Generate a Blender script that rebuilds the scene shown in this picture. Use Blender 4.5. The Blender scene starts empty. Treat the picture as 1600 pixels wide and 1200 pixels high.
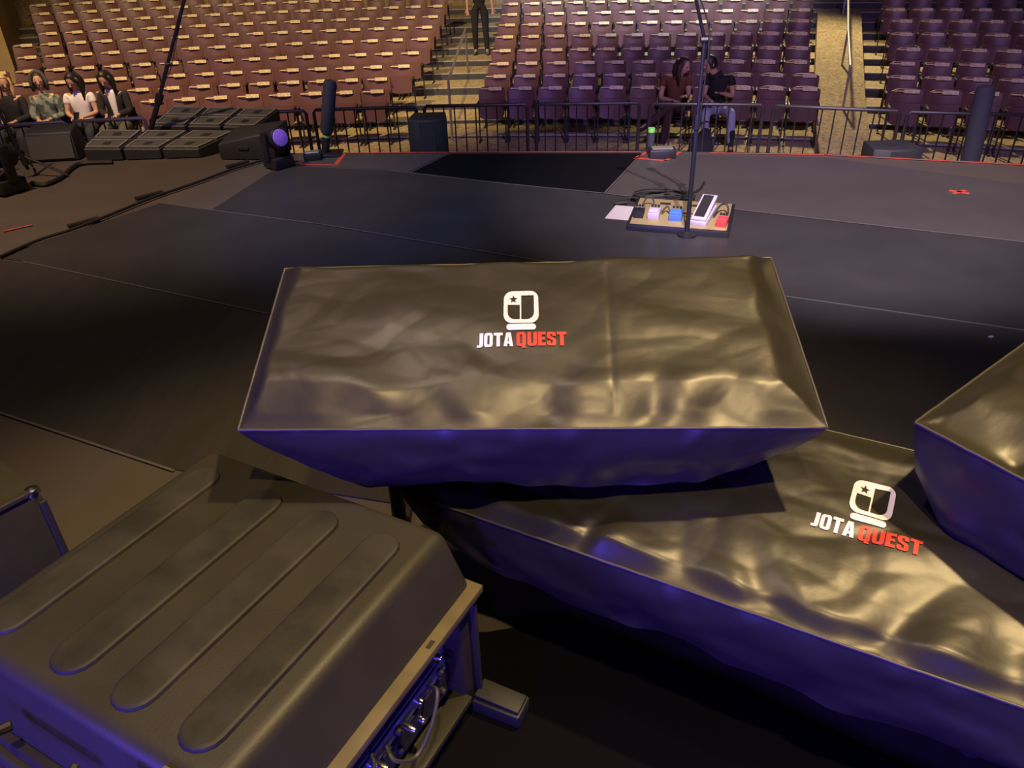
import bpy, bmesh, math, random
from mathutils import Vector, Matrix, noise

sc = bpy.context.scene
COL = sc.collection
R_ = math.radians
rnd = random.Random(7)

# ------------------------------------------------------------------ camera
FPX = 1190.0
PITCH, ROLL, CAMH = R_(31.0), R_(2.0), 1.7
CAM = Vector((0, 0, CAMH))
FWD = Vector((0, math.cos(PITCH), -math.sin(PITCH)))
_r0 = Vector((1, 0, 0)); _u0 = Vector((0, math.sin(PITCH), math.cos(PITCH)))
RGT = _r0 * math.cos(ROLL) - _u0 * math.sin(ROLL)
UPV = _u0 * math.cos(ROLL) + _r0 * math.sin(ROLL)
cd = bpy.data.cameras.new('camera'); cam = bpy.data.objects.new('camera', cd); COL.objects.link(cam)
cd.sensor_width = 36.0; cd.lens = 36.0 * FPX / 1600.0; cd.clip_start = 0.02; cd.clip_end = 200
M3 = Matrix((RGT, UPV, -FWD)).transposed()
cam.matrix_world = Matrix.Translation(CAM) @ M3.to_4x4()
sc.camera = cam

def ray(x, y): return FWD + RGT * ((x - 800) / FPX) - UPV * ((y - 600) / FPX)
def P(x, y, z=0.0):                       # point at height z seen at photo position
    d = ray(x, y); return CAM + d * ((z - CAMH) / d.z)
def PY(x, y, Y):
    d = ray(x, y); return CAM + d * (Y / d.y)

# ------------------------------------------------------------------ world and lights
w = bpy.data.worlds.new('hall'); sc.world = w; w.use_nodes = True
bg = w.node_tree.nodes['Background']; bg.inputs[0].default_value = (0.16, 0.11, 0.20, 1); bg.inputs[1].default_value = 0.05
sc.view_settings.view_transform = 'Standard'; sc.view_settings.look = 'None'
sc.view_settings.exposure = 0.0; sc.view_settings.gamma = 1.0; sc.view_settings.use_curve_mapping = False

def spot(name, loc, target, color, energy, angle, blend=0.5, radius=0.12):
    l = bpy.data.lights.new(name, 'SPOT'); l.energy = energy; l.color = color
    l.spot_size = R_(angle); l.spot_blend = blend; l.shadow_soft_size = radius
    o = bpy.data.objects.new(name, l); COL.objects.link(o)
    o.location = loc
    o.rotation_euler = (Vector(target) - Vector(loc)).to_track_quat('-Z', 'Y').to_euler()
    return o
GOLD = (1.0, 0.70, 0.30); BLUE = (0.13, 0.07, 1.0); LAV = (1.0, 0.80, 0.86)
# amber lamps on the truss above the keyboards
spot('truss_lamp_amber', (2.3, 1.85, 6.0), (0.0, 1.35, 0.6), GOLD, 1450, 38, 0.6, 0.09)
spot('truss_lamp_amber', (0.3, -0.6, 6.2), (0.1, 1.45, 0.6), GOLD, 950, 36, 0.6, 0.09)
# blue wash bars behind the photographer
spot('wash_lamp_blue', (-3.3, -2.0, 0.55), (0.1, 1.5, 0.6), BLUE, 620, 60, 0.6, 0.25)
spot('wash_lamp_blue', (-1.0, -2.8, 0.5), (0.2, 1.6, 0.6), BLUE, 560, 62, 0.6, 0.25)
spot('wash_lamp_blue', (0.9, -2.8, 0.5), (0.6, 1.6, 0.6), BLUE, 220, 62, 0.6, 0.25)
spot('wash_lamp_blue', (-2.9, -0.6, 1.0), (-0.8, 0.9, 0.5), BLUE, 190, 46, 0.6, 0.2)
# front-of-house style beams across the open deck
spot('beam_lamp_lavender', (0.2, -1.0, 7.0), (2.0, 5.7, 0), LAV, 5600, 27, 0.6, 0.02)
spot('beam_lamp_lavender', (1.0, -1.2, 7.0), (2.6, 5.6, 0), LAV, 4600, 27, 0.6, 0.02)
spot('beam_lamp_blue', (1.3, -2.5, 2.4), (1.14, 4.65, 0.85), BLUE, 900, 9, 0.5, 0.1)  # added narrow spot to tint the microphone stand blue
spot('beam_lamp_blue', (-1.6, 1.0, 6.5), (-1.0, 5.7, 0), (0.30, 0.45, 1.0), 1900, 26, 0.9, 0.1)
spot('beam_lamp_warm', (-4.6, 4.0, 6.5), (-3.0, 6.0, 0), (1.0, 0.66, 0.42), 2000, 44, 0.9, 0.1)
spot('fill_lamp_warm', (-1.5, 2.6, 7.5), (-0.6, 3.6, 0), (1.0, 0.72, 0.50), 420, 95, 0.9, 0.3)  # added wide dim fill to lift the dark deck, no known fixture
# house lights over the seating
spot('house_lamp_amber', (-5.5, 8.0, 8.0), (-5.0, 16.0, -0.3), (1.0, 0.66, 0.32), 5600, 66, 0.7, 0.25)
spot('house_lamp_amber', (-1.0, 10.0, 8.0), (-0.6, 15.5, -0.3), (1.0, 0.74, 0.42), 2600, 36, 0.9, 0.25)
spot('house_lamp_cool', (3.0, 11.0, 8.0), (3.4, 19.2, 0.3), (0.82, 0.86, 1.0), 8000, 40, 0.7, 0.25)
spot('house_lamp_amber', (6.9, 20.8, 6.5), (6.0, 14.2, -0.5), (1.0, 0.76, 0.42), 6500, 44, 0.8, 0.25)  # added unseen lamp behind the rows, brightens the ramp but not seat fronts
spot('wash_lamp_purple', (2.0, 2.0, 5.5), (4.0, 12.5, -0.4), (0.62, 0.40, 1.0), 2000, 60, 0.9, 0.3)
spot('wash_lamp_purple', (-3.0, 3.0, 5.5), (-4.5, 12.5, -0.4), (0.42, 0.30, 1.0), 700, 50, 0.9, 0.3)

# ------------------------------------------------------------------ materials
def mat(name, color, rough=0.6, metal=0.0, spec=0.5, bump=None, var=None, emit=None, coat=0.0):
    m = bpy.data.materials.new(name); m.use_nodes = True
    nt = m.node_tree; b = nt.nodes['Principled BSDF']
    b.inputs['Base Color'].default_value = (*color, 1); b.inputs['Roughness'].default_value = rough
    b.inputs['Metallic'].default_value = metal; b.inputs['Specular IOR Level'].default_value = spec
    b.inputs['Coat Weight'].default_value = coat
    tc = nt.nodes.new('ShaderNodeTexCoord')
    if var:                                    # (scale, other colour, amount, stretch)
        mp = nt.nodes.new('ShaderNodeMapping'); nt.links.new(tc.outputs['Object'], mp.inputs[0])
        mp.inputs['Scale'].default_value = var[3] if len(var) > 3 else (1, 1, 1)
        n = nt.nodes.new('ShaderNodeTexNoise'); n.inputs['Scale'].default_value = var[0]; n.inputs['Detail'].default_value = 6
        nt.links.new(mp.outputs[0], n.inputs['Vector'])
        r = nt.nodes.new('ShaderNodeValToRGB'); r.color_ramp.elements[0].position = 0.5 - var[2] / 2; r.color_ramp.elements[1].position = 0.5 + var[2] / 2
        r.color_ramp.elements[0].color = (*color, 1); r.color_ramp.elements[1].color = (*var[1], 1)
        nt.links.new(n.outputs[0], r.inputs[0]); nt.links.new(r.outputs[0], b.inputs['Base Color'])
    if bump:                                   # (scale, strength, distance, stretch)
        mp = nt.nodes.new('ShaderNodeMapping'); nt.links.new(tc.outputs['Object'], mp.inputs[0])
        mp.inputs['Scale'].default_value = bump[3] if len(bump) > 3 else (1, 1, 1)
        n = nt.nodes.new('ShaderNodeTexNoise'); n.inputs['Scale'].default_value = bump[0]; n.inputs['Detail'].default_value = 5
        nt.links.new(mp.outputs[0], n.inputs['Vector'])
        bp = nt.nodes.new('ShaderNodeBump'); bp.inputs['Strength'].default_value = bump[1]; bp.inputs['Distance'].default_value = bump[2]
        nt.links.new(n.outputs[0], bp.inputs['Height']); nt.links.new(bp.outputs[0], b.inputs['Normal'])
    if emit:
        b.inputs['Emission Color'].default_value = (*emit[0], 1); b.inputs['Emission Strength'].default_value = emit[1]
    return m

MT = {}
MT['vinyl'] = mat('black_vinyl', (0.024, 0.022, 0.018), 0.38, spec=0.55, bump=(60, 0.12, 0.002))
MT['piping'] = mat('vinyl_piping', (0.07, 0.065, 0.06), 0.4)
MT['print_white'] = mat('white_print', (0.72, 0.70, 0.84), 0.5)
MT['print_red'] = mat('red_print', (0.70, 0.035, 0.03), 0.5)
MT['deck'] = mat('stage_deck', (0.070, 0.056, 0.048), 0.55, bump=(14, 0.06, 0.003), var=(3.0, (0.056, 0.046, 0.040), 0.5))
MT['marley'] = mat('black_stage_vinyl', (0.034, 0.032, 0.036), 0.42, bump=(3, 0.12, 0.010, (0.6, 1.6, 1)), var=(2.5, (0.024, 0.023, 0.026), 0.5))
MT['marley_b'] = mat('grey_stage_vinyl', (0.058, 0.052, 0.054), 0.45, bump=(3, 0.10, 0.008, (0.6, 1.6, 1)), var=(2.0, (0.045, 0.041, 0.043), 0.5))
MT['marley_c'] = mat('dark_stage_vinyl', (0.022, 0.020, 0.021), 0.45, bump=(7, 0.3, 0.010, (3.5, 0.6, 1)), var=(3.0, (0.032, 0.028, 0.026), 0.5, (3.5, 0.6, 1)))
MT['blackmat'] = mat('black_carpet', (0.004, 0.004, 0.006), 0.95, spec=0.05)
MT['skirt'] = mat('stage_skirt', (0.015, 0.013, 0.016), 0.9)
MT['tape'] = mat('red_tape', (0.42, 0.055, 0.035), 0.6)
MT['tape_green'] = mat('green_tape', (0.16, 0.50, 0.11), 0.5)
MT['tape_seam'] = mat('grey_seam_tape', (0.085, 0.078, 0.08), 0.4)
MT['paper'] = mat('white_paper', (0.40, 0.37, 0.40), 0.7)
MT['blackmetal'] = mat('black_metal', (0.010, 0.010, 0.013), 0.42, metal=0.0, spec=0.6)
MT['barrier'] = mat('barrier_steel', (0.03, 0.028, 0.034), 0.45, metal=0.3)
MT['railmetal'] = mat('pale_handrail', (0.45, 0.45, 0.50), 0.35, metal=0.7)
MT['chrome'] = mat('chrome', (0.7, 0.68, 0.64), 0.22, metal=1.0)
MT['speaker'] = mat('black_speaker_paint', (0.018, 0.018, 0.021), 0.6)
MT['grille'] = mat('grey_speaker_frame', (0.15, 0.15, 0.12), 0.55)
MT['grille_dark'] = mat('speaker_grille', (0.055, 0.055, 0.05), 0.7)
MT['seatback'] = mat('brown_seat_plastic', (0.150, 0.068, 0.056), 0.42, var=(2.0, (0.120, 0.055, 0.048), 0.5))
MT['seatpan'] = mat('brown_seat_pan', (0.115, 0.050, 0.043), 0.45)
MT['plate'] = mat('cream_number_plate', (0.88, 0.80, 0.50), 0.5, var=(60.0, (0.62, 0.50, 0.24), 0.25, (1, 1, 0.2)))
MT['seatleg'] = mat('seat_iron', (0.022, 0.018, 0.024), 0.5)
MT['riser'] = mat('riser_steel', (0.045, 0.050, 0.055), 0.6)
MT['nosing'] = mat('step_nosing', (0.42, 0.40, 0.33), 0.5)
MT['case'] = mat('case_plastic', (0.026, 0.024, 0.018), 0.46, spec=0.35, bump=(160, 0.25, 0.0015), var=(7.0, (0.035, 0.032, 0.025), 0.4))
MT['rib'] = mat('case_rib_plastic', (0.018, 0.0175, 0.0155), 0.58, spec=0.3, bump=(120, 0.2, 0.0015), var=(9.0, (0.034, 0.032, 0.028), 0.25))
MT['rim'] = mat('case_rim_wood', (0.125, 0.100, 0.055), 0.6, bump=(40, 0.2, 0.002), var=(14, (0.08, 0.064, 0.032), 0.4))
MT['rack_blue'] = mat('rack_panel', (0.30, 0.34, 0.42), 0.35, metal=0.6)
MT['rubber'] = mat('rubber', (0.012, 0.012, 0.013), 0.6)
MT['cable_grey'] = mat('grey_cable', (0.05, 0.047, 0.045), 0.5)
MT['brass'] = mat('latch_brass', (0.60, 0.47, 0.34), 0.35, metal=0.8)
MT['board'] = mat('gold_lit_aluminium', (0.34, 0.27, 0.14), 0.40, metal=0.35, bump=(4, 0.3, 0.01))  # gold base colour stands in for amber lamps mirrored in the aluminium
MT['lens'] = mat('lamp_lens', (0.25, 0.12, 0.6), 0.2, emit=((0.30, 0.14, 0.85), 0.13), bump=(70, 0.8, 0.01))  # slight glow stands in for violet light reflected by the lens
MT['skin'] = mat('skin', (0.50, 0.29, 0.21), 0.55)
def cm(n, c, r=0.85): MT[n] = mat(n, c, r)
cm('hair_black', (0.012, 0.010, 0.010), 0.5); cm('hair_blond', (0.55, 0.38, 0.16), 0.6); cm('hair_brown', (0.04, 0.022, 0.016), 0.5)
cm('cloth_white', (0.72, 0.70, 0.74)); cm('cloth_black', (0.012, 0.012, 0.015)); cm('cloth_navy', (0.02, 0.022, 0.035))
MT['cloth_camo'] = mat('cloth_camo', (0.05, 0.075, 0.07), 0.9, var=(12, (0.22, 0.26, 0.24), 0.12))
cm('cloth_rust', (0.14, 0.050, 0.025)); cm('cloth_maroon', (0.05, 0.018, 0.022)); cm('cloth_jeans', (0.36, 0.40, 0.52)); cm('cloth_olive', (0.07, 0.07, 0.055))
cm('cloth_lilac', (0.30, 0.22, 0.45))
MT['eye'] = mat('eye', (0.015, 0.012, 0.01), 0.2); MT['lip'] = mat('lip', (0.36, 0.13, 0.11), 0.5)
MT['phone'] = mat('phone_glass', (0.01, 0.01, 0.012), 0.15)

def carpet_mat():
    m = bpy.data.materials.new('patterned_carpet'); m.use_nodes = True; nt = m.node_tree; b = nt.nodes['Principled BSDF']
    b.inputs['Roughness'].default_value = 0.95; b.inputs['Specular IOR Level'].default_value = 0.2
    tc = nt.nodes.new('ShaderNodeTexCoord')
    v = nt.nodes.new('ShaderNodeTexVoronoi'); v.inputs['Scale'].default_value = 9
    nt.links.new(tc.outputs['Object'], v.inputs['Vector'])
    n = nt.nodes.new('ShaderNodeTexNoise'); n.inputs['Scale'].default_value = 22; n.inputs['Detail'].default_value = 3
    nt.links.new(tc.outputs['Object'], n.inputs['Vector'])
    r = nt.nodes.new('ShaderNodeValToRGB'); cr = r.color_ramp
    cr.interpolation = 'LINEAR'
    cr.elements[0].position = 0.32; cr.elements[0].color = (0.16, 0.085, 0.055, 1)
    cr.elements[1].position = 0.72; cr.elements[1].color = (0.62, 0.50, 0.26, 1)
    e = cr.elements.new(0.46); e.color = (0.30, 0.21, 0.12, 1)
    e = cr.elements.new(0.58); e.color = (0.36, 0.33, 0.17, 1)
    nt.links.new(n.outputs[0], r.inputs[0])
    r2 = nt.nodes.new('ShaderNodeValToRGB'); c2 = r2.color_ramp
    c2.elements[0].position = 0.0; c2.elements[0].color = (0.50, 0.38, 0.2, 1); c2.elements[1].position = 1.0; c2.elements[1].color = (0.28, 0.17, 0.10, 1)
    e = c2.elements.new(0.5); e.color = (0.30, 0.30, 0.18, 1)
    nt.links.new(v.outputs['Color'], r2.inputs[0])
    mx = nt.nodes.new('ShaderNodeMix'); mx.data_type = 'RGBA'; mx.inputs[0].default_value = 0.4
    nt.links.new(r.outputs[0], mx.inputs[6]); nt.links.new(r2.outputs[0], mx.inputs[7])
    nt.links.new(mx.outputs[2], b.inputs['Base Color'])
    return m
MT['carpet'] = carpet_mat()

# ------------------------------------------------------------------ mesh helpers
def frame_of(d):
    d = Vector(d).normalized()
    a = Vector((0, 0, 1)) if abs(d.z) < 0.9 else Vector((1, 0, 0))
    x = d.cross(a).normalized(); y = d.cross(x).normalized()
    return x, y
class MB:
    def __init__(s): s.v = []; s.f = []
    def add(s, vs, fs):
        k = len(s.v); s.v += [tuple(q) for q in vs]; s.f += [tuple(i + k for i in f) for f in fs]; return s
    def box(s, c, size, rot=None):
        hx, hy, hz = (q / 2 for q in size); vs = [Vector((x, y, z)) for x in (-hx, hx) for y in (-hy, hy) for z in (-hz, hz)]
        if rot is not None: vs = [rot @ q for q in vs]
        c = Vector(c); return s.add([q + c for q in vs], [(0, 1, 3, 2), (4, 6, 7, 5), (0, 4, 5, 1), (2, 3, 7, 6), (0, 2, 6, 4), (1, 5, 7, 3)])
    def prism(s, pts, z0, z1):                # polygon footprint, ccw
        n = len(pts); vs = [(p[0], p[1], z0) for p in pts] + [(p[0], p[1], z1) for p in pts]
        fs = [tuple(range(n))[::-1], tuple(range(n, 2 * n))] + [(i, (i + 1) % n, n + (i + 1) % n, n + i) for i in range(n)]
        return s.add(vs, fs)
    def tube(s, pts, r, n=8, cap=True):
        pts = [Vector(p) for p in pts]; m = len(pts); rs = r if isinstance(r, (list, tuple)) else [r] * m
        vs = []; px = None
        for i, p in enumerate(pts):
            d = (pts[min(i + 1, m - 1)] - pts[max(i - 1, 0)])
            if d.length < 1e-9: d = Vector((0, 0, 1))
            d.normalize()
            if px is None: px, _ = frame_of(d)
            else:
                px = px - d * px.dot(d)
                if px.length < 1e-6: px, _ = frame_of(d)
                px.normalize()
            py = d.cross(px)
            vs += [p + (px * math.cos(2 * math.pi * k / n) + py * math.sin(2 * math.pi * k / n)) * rs[i] for k in range(n)]
        fs = [(i * n + k, i * n + (k + 1) % n, (i + 1) * n + (k + 1) % n, (i + 1) * n + k) for i in range(m - 1) for k in range(n)]
        if cap: fs += [tuple(range(n))[::-1], tuple((m - 1) * n + k for k in range(n))]
        return s.add(vs, fs)
    def lathe(s, prof, n=16, c=(0, 0, 0), rot=None):
        c = Vector(c); vs = []
        for r, z in prof:
            for k in range(n):
                q = Vector((r * math.cos(2 * math.pi * k / n), r * math.sin(2 * math.pi * k / n), z))
                vs.append((rot @ q if rot is not None else q) + c)
        m = len(prof); fs = [(i * n + k, i * n + (k + 1) % n, (i + 1) * n + (k + 1) % n, (i + 1) * n + k) for i in range(m - 1) for k in range(n)]
        fs += [tuple(range(n))[::-1], tuple((m - 1) * n + k for k in range(n))]
        return s.add(vs, fs)
    def grid(s, fn, nx, ny):
        vs = [fn(i / nx, j / ny) for j in range(ny + 1) for i in range(nx + 1)]; k = nx + 1
        return s.add(vs, [(j * k + i, j * k + i + 1, (j + 1) * k + i + 1, (j + 1) * k + i) for j in range(ny) for i in range(nx)])
    def mesh(s, name, bevel=0.0, seg=2, smooth=False):
        me = bpy.data.meshes.new(name); me.from_pydata(s.v, [], s.f); me.update()
        if bevel:
            b = bmesh.new(); b.from_mesh(me)
            es = [e for e in b.edges if len(e.link_faces) == 2 and e.calc_face_angle() > 0.5]
            bmesh.ops.bevel(b, geom=es, offset=bevel, segments=seg, affect='EDGES', profile=0.5, clamp_overlap=True)
            b.to_mesh(me); b.free()
        if smooth:
            for p in me.polygons: p.use_smooth = True
            if smooth != 'all': me.set_sharp_from_angle(angle=R_(40))
        return me
def obj(name, me, m=None, parent=None, loc=None, rot=None):
    o = bpy.data.objects.new(name, me); COL.objects.link(o)
    if m is not None and me is not None and not me.materials: me.materials.append(MT[m])
    if parent is not None: o.parent = parent
    if loc is not None: o.location = loc
    if rot is not None: o.rotation_euler = rot
    return o
def tag(o, label=None, cat=None, group=None, kind=None):
    if label: o['label'] = label
    if cat: o['category'] = cat
    if group: o['group'] = group
    if kind: o['kind'] = kind
    return o
def thing(name, label, cat, loc=(0, 0, 0), rotz=0.0, group=None):
    o = bpy.data.objects.new(name, None); COL.objects.link(o); o.location = loc; o.rotation_euler = (0, 0, rotz)
    o.empty_display_size = 0.1
    return tag(o, label, cat, group)
def copy_tree(o, parent=None):
    c = o.copy(); COL.objects.link(c); c.parent = parent
    for ch in o.children: copy_tree(ch, c)
    return c
def smooth01(x): x = max(0.0, min(1.0, x)); return x * x * (3 - 2 * x)
def nz(x, y=0.0, z=0.0): return noise.noise(Vector((x, y, z)))

# ------------------------------------------------------------------ stage deck
ARENA = -1.25
edge_pts = [(-7.5, 7.75), (-2.86, 7.15), (-0.50, 6.89), (1.18, 6.685), (2.68, 6.39), (4.03, 5.895), (7.0, 4.75)]
deck_poly = [(-7.5, -4.0), (7.0, -4.0)] + edge_pts[::-1]
fl = tag(obj('floor', MB().prism(deck_poly, -0.10, -0.006).mesh('floor'), 'deck'), 'brown grey stage deck under the black vinyl mats', kind='structure')
tag(obj('trim_1', MB().prism([(p[0], p[1] - 0.05) for p in deck_poly[2:]] + [(p[0], p[1] - 0.15) for p in edge_pts], ARENA, -0.10).mesh('trim_1'), 'skirt'), 'black skirt below the front edge of the stage', kind='structure')

L1 = [(430, 252), (540, 241), (700, 240), (1000, 239), (1290, 246), (1600, 288)]
L2 = [(430, 262), (610, 266), (945, 302), (1200, 333), (1650, 384)]
L3 = [(247, 316), (500, 350), (870, 412), (1220, 462), (1650, 522)]
L4 = [(0, 401), (37, 409), (419, 490), (900, 590), (1290, 675), (1700, 765)]
L5 = [(-60, 625), (270, 735), (700, 880), (1000, 985), (1250, 1100), (1700, 1250)]
def floor_mat(pix, m, name='floor_mat', z=0.0):
    pts = [P(x, y, z) for x, y in pix]; c = sum(pts, Vector()) / len(pts)
    pts = [q + (c - q).normalized() * 0.006 for q in pts]
    a = sum(pts[i].x * pts[(i + 1) % len(pts)].y - pts[(i + 1) % len(pts)].x * pts[i].y for i in range(len(pts)))
    if a < 0: pts = pts[::-1]
    return obj(name, MB().prism(pts, z - 0.006, z).mesh(name), m, fl)
floor_mat([(466, 250), (540, 242), (700, 240), (640, 268), (610, 266), (440, 255)], 'marley_b')
floor_mat([(702, 240), (1002, 239), (944, 301), (642, 269)], 'blackmat')
floor_mat([(1006, 239), (1290, 246), (1600, 288), (1680, 300), (1680, 386), (1200, 332), (947, 301)], 'marley_b')
floor_mat([(438, 258), (610, 267), (944, 303), (1200, 334), (1680, 388), (1680, 526), (1220, 461), (870, 411), (500, 349), (332, 326)], 'marley')
floor_mat([(247, 318), (330, 327), (500, 351), (870, 413), (1220, 463), (1680, 528), (1680, 760), (1290, 674), (900, 589), (419, 489), (37, 408), (-10, 402)], 'marley')
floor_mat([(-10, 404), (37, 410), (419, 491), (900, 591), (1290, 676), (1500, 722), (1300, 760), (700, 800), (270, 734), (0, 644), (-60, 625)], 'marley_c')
floor_mat([(420, 1000), (760, 985), (880, 965), (1170, 1085), (1700, 1330), (1500, 1700), (300, 1600)], 'blackmat')  # added near-black sheet that darkens the floor before the slanting cover
def tape_strip(pix, wid, m, name, parent=None, z=0.0, label=None, cat=None, group=None):
    mb = MB(); pts = [P(x, y, z) for x, y in pix]
    for a, b in zip(pts, pts[1:]):
        d = (b - a).normalized(); n = Vector((-d.y, d.x, 0)) * wid / 2; a = a - d * wid / 2; b = b + d * wid / 2
        mb.prism([a - n, b - n, b + n, a + n], z + 0.0002, z + 0.0022)
    o = obj(name, mb.mesh(name), m, parent)
    if label: tag(o, label, cat, group)
    return o
for L in ([(610, 266.5), (800, 288), (945, 302), (1200, 333), (1600, 378)], [(247, 317), (500, 350), (870, 412)], [(1220, 462), (1600, 516)], [(37, 409), (419, 490)], [(0, 645), (270, 735)], [(1003, 240), (945, 301)]):
    tape_strip(L, 0.012, 'tape_seam', 'seam_tape', fl)
tape_strip([(466, 257), (498, 236)], 0.03, 'tape', 'floor_tape', label='red tape side strip left of the padded post box', cat='tape')
tape_strip([(466, 257), (526, 258)], 0.025, 'tape', 'floor_tape', label='red tape front strip before the padded post box', cat='tape')
tape_strip([(525, 257), (538, 240)], 0.04, 'tape', 'floor_tape', label='red tape side strip right of the padded post box', cat='tape')
tape_strip([(540, 239.5), (700, 238), (1000, 237)], 0.018, 'tape', 'floor_tape', label='long thin red tape line along the stage lip behind the black rectangle', cat='tape')
tape_strip([(1010, 238), (993, 247), (1040, 251), (1062, 238)], 0.028, 'tape', 'floor_tape', label='orange red tape outline around the short green tipped post', cat='tape')
tape_strip([(1110, 239), (1290, 242), (1600, 257.5)], 0.018, 'tape', 'floor_tape', label='red tape line along the right stage lip', cat='tape')
tape_strip([(8, 361), (48, 352)], 0.02, 'tape', 'floor_tape', label='short red tape mark on the brown deck at the left edge', cat='tape')
xm = MB(); c = P(1499, 300)
for a in (0.5, -0.7):
    xm.box((c.x, c.y, 0.0015), (0.13, 0.03, 0.003), Matrix.Rotation(a, 3, 'Z'))
tag(obj('tape_cross', xm.mesh('tape_cross'), 'tape'), 'small red tape cross on the floor at the right', 'tape')
c = P(1548, 527); tag(obj('paper_scrap', MB().box((c.x, c.y, 0.003), (0.022, 0.012, 0.004), Matrix.Rotation(0.3, 3, 'Z')).mesh('paper_scrap'), 'paper'), 'tiny white paper scrap on the dark floor', 'scrap')

# ------------------------------------------------------------------ arena floor, tiers, ramp
CX, CY, RAD = -2.59, -11.82, 24.41
def arc(r, th, z=0.0): return Vector((CX + r * math.sin(th), CY + r * math.cos(th), z))
NROW = 12
rowfloor = [ARENA, ARENA + .04, ARENA + .105, ARENA + .20, ARENA + .33, ARENA + .45, ARENA + .56, ARENA + .69, ARENA + .81, ARENA + .93, ARENA + 1.05, ARENA + 1.17]
rowr = [RAD + 0.88 * i for i in range(NROW)]
gfl = tag(obj('floor', MB().prism([(-14, 5.0), (14, 3.0), (14, 34), (-14, 34)], ARENA - 0.1, ARENA).mesh('floor_arena'), 'carpet'), 'patterned golden carpet of the hall floor beyond the stage', kind='structure')
def sector(r0, r1, t0, t1, z0, z1, n=40):
    mb = MB()
    ths = [t0 + (t1 - t0) * i / n for i in range(n + 1)]
    vs = []
    for t in ths:
        vs += [arc(r0, t, z0), arc(r1, t, z0), arc(r1, t, z1), arc(r0, t, z1)]
    fs = [(i * 4 + k, i * 4 + (k + 1) % 4, (i + 1) * 4 + (k + 1) % 4, (i + 1) * 4 + k) for i in range(n) for k in range(4)]
    fs += [(3, 2, 1, 0), tuple(n * 4 + k for k in range(4))]
    return mb.add(vs, fs)
TH0, TH1 = -0.36, 0.50
for i in range(1, NROW):
    r0 = rowr[i] - 0.62
    o = obj('tier_step', sector(r0, 40.0, TH0, TH1, rowfloor[i - 1] - (0.02 if i > 1 else 0.0), rowfloor[i]).mesh('tier_step'), None, gfl)
    o.data.materials.append(MT['carpet']); o.data.materials.append(MT['riser'])
    for p in o.data.polygons:
        if abs(p.normal.z) < 0.5: p.material_index = 1
    obj('step_nosing', sector(r0 - 0.004, r0 + 0.035, TH0, TH1, rowfloor[i] - 0.012, rowfloor[i] + 0.004).mesh('step_nosing'), 'nosing', gfl)
# ramp in the right-hand aisle
def th_of(p): return math.atan2(p.x - CX, p.y - CY)
rpts = []
for (xa, xb, i) in ((1290, 1372, 0), (1280, 1362, 1), (1272, 1352, 3), (1274, 1348, 5), (1276, 1346, 7), (1277, 1344, 9)):
    Yc = 10.3 + 0.90 * i; y = [222, 200, 150, 100, 55, 20][[0, 1, 3, 5, 7, 9].index(i)]
    fi = min(NROW - 1.001, max(0.0, (Yc - 10.2) / 0.82)); z = rowfloor[int(fi)] * (1 - fi % 1) + rowfloor[int(fi) + 1] * (fi % 1) + 0.04
    rpts.append((PY(xa, y, Yc), PY(xb, y, Yc), z))
vs = []; fs = []
for a, b, z in rpts:
    vs += [(a.x, a.y, z + 0.10), (b.x, b.y, z + 0.10), (b.x, b.y, z - 0.1), (a.x, a.y, z - 0.1)]
for i in range(len(rpts) - 1):
    for k in range(4): fs.append((i * 4 + k, i * 4 + (k + 1) % 4, i * 4 + 4 + (k + 1) % 4, i * 4 + 4 + k))
fs += [(3, 2, 1, 0), tuple(len(vs) - 4 + k for k in range(4))]
vs = [(v[0], v[1], ARENA + 0.01 if (k < 4 and k in (0, 1)) else v[2]) for k, v in enumerate(vs)]
tag(obj('floor', MB().add(vs, fs).mesh('floor_ramp'), 'carpet'), 'golden carpeted ramp rising between centre and right seats', kind='structure')
# hall wall far behind the last rows
tag(obj('wall_back', sector(34.6, 34.9, TH0, TH1, ARENA, 6.0).mesh('wall_back'), 'carpet'), 'hall wall behind the seating', kind='structure')

MT['tanwall'] = mat('tan_wall', (0.42, 0.32, 0.17), 0.8, var=(3, (0.36, 0.27, 0.14), 0.5))
wl = [PY(13, 60, 16.2), PY(17, 5, 19.6)]
dw = Vector((wl[1].x - wl[0].x, wl[1].y - wl[0].y, 0)); wa = Vector((wl[0].x - 0.08, wl[0].y, 0)); wb = wa + dw * 4
tag(obj('wall_left', MB().prism([(wa.x - 0.3, wa.y), (wa.x, wa.y), (wb.x, wb.y), (wb.x - 0.3, wb.y)], ARENA, 3.5).mesh('wall_left'), 'tanwall'), 'tan side wall at the left end of the upper rows', kind='structure')

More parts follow.
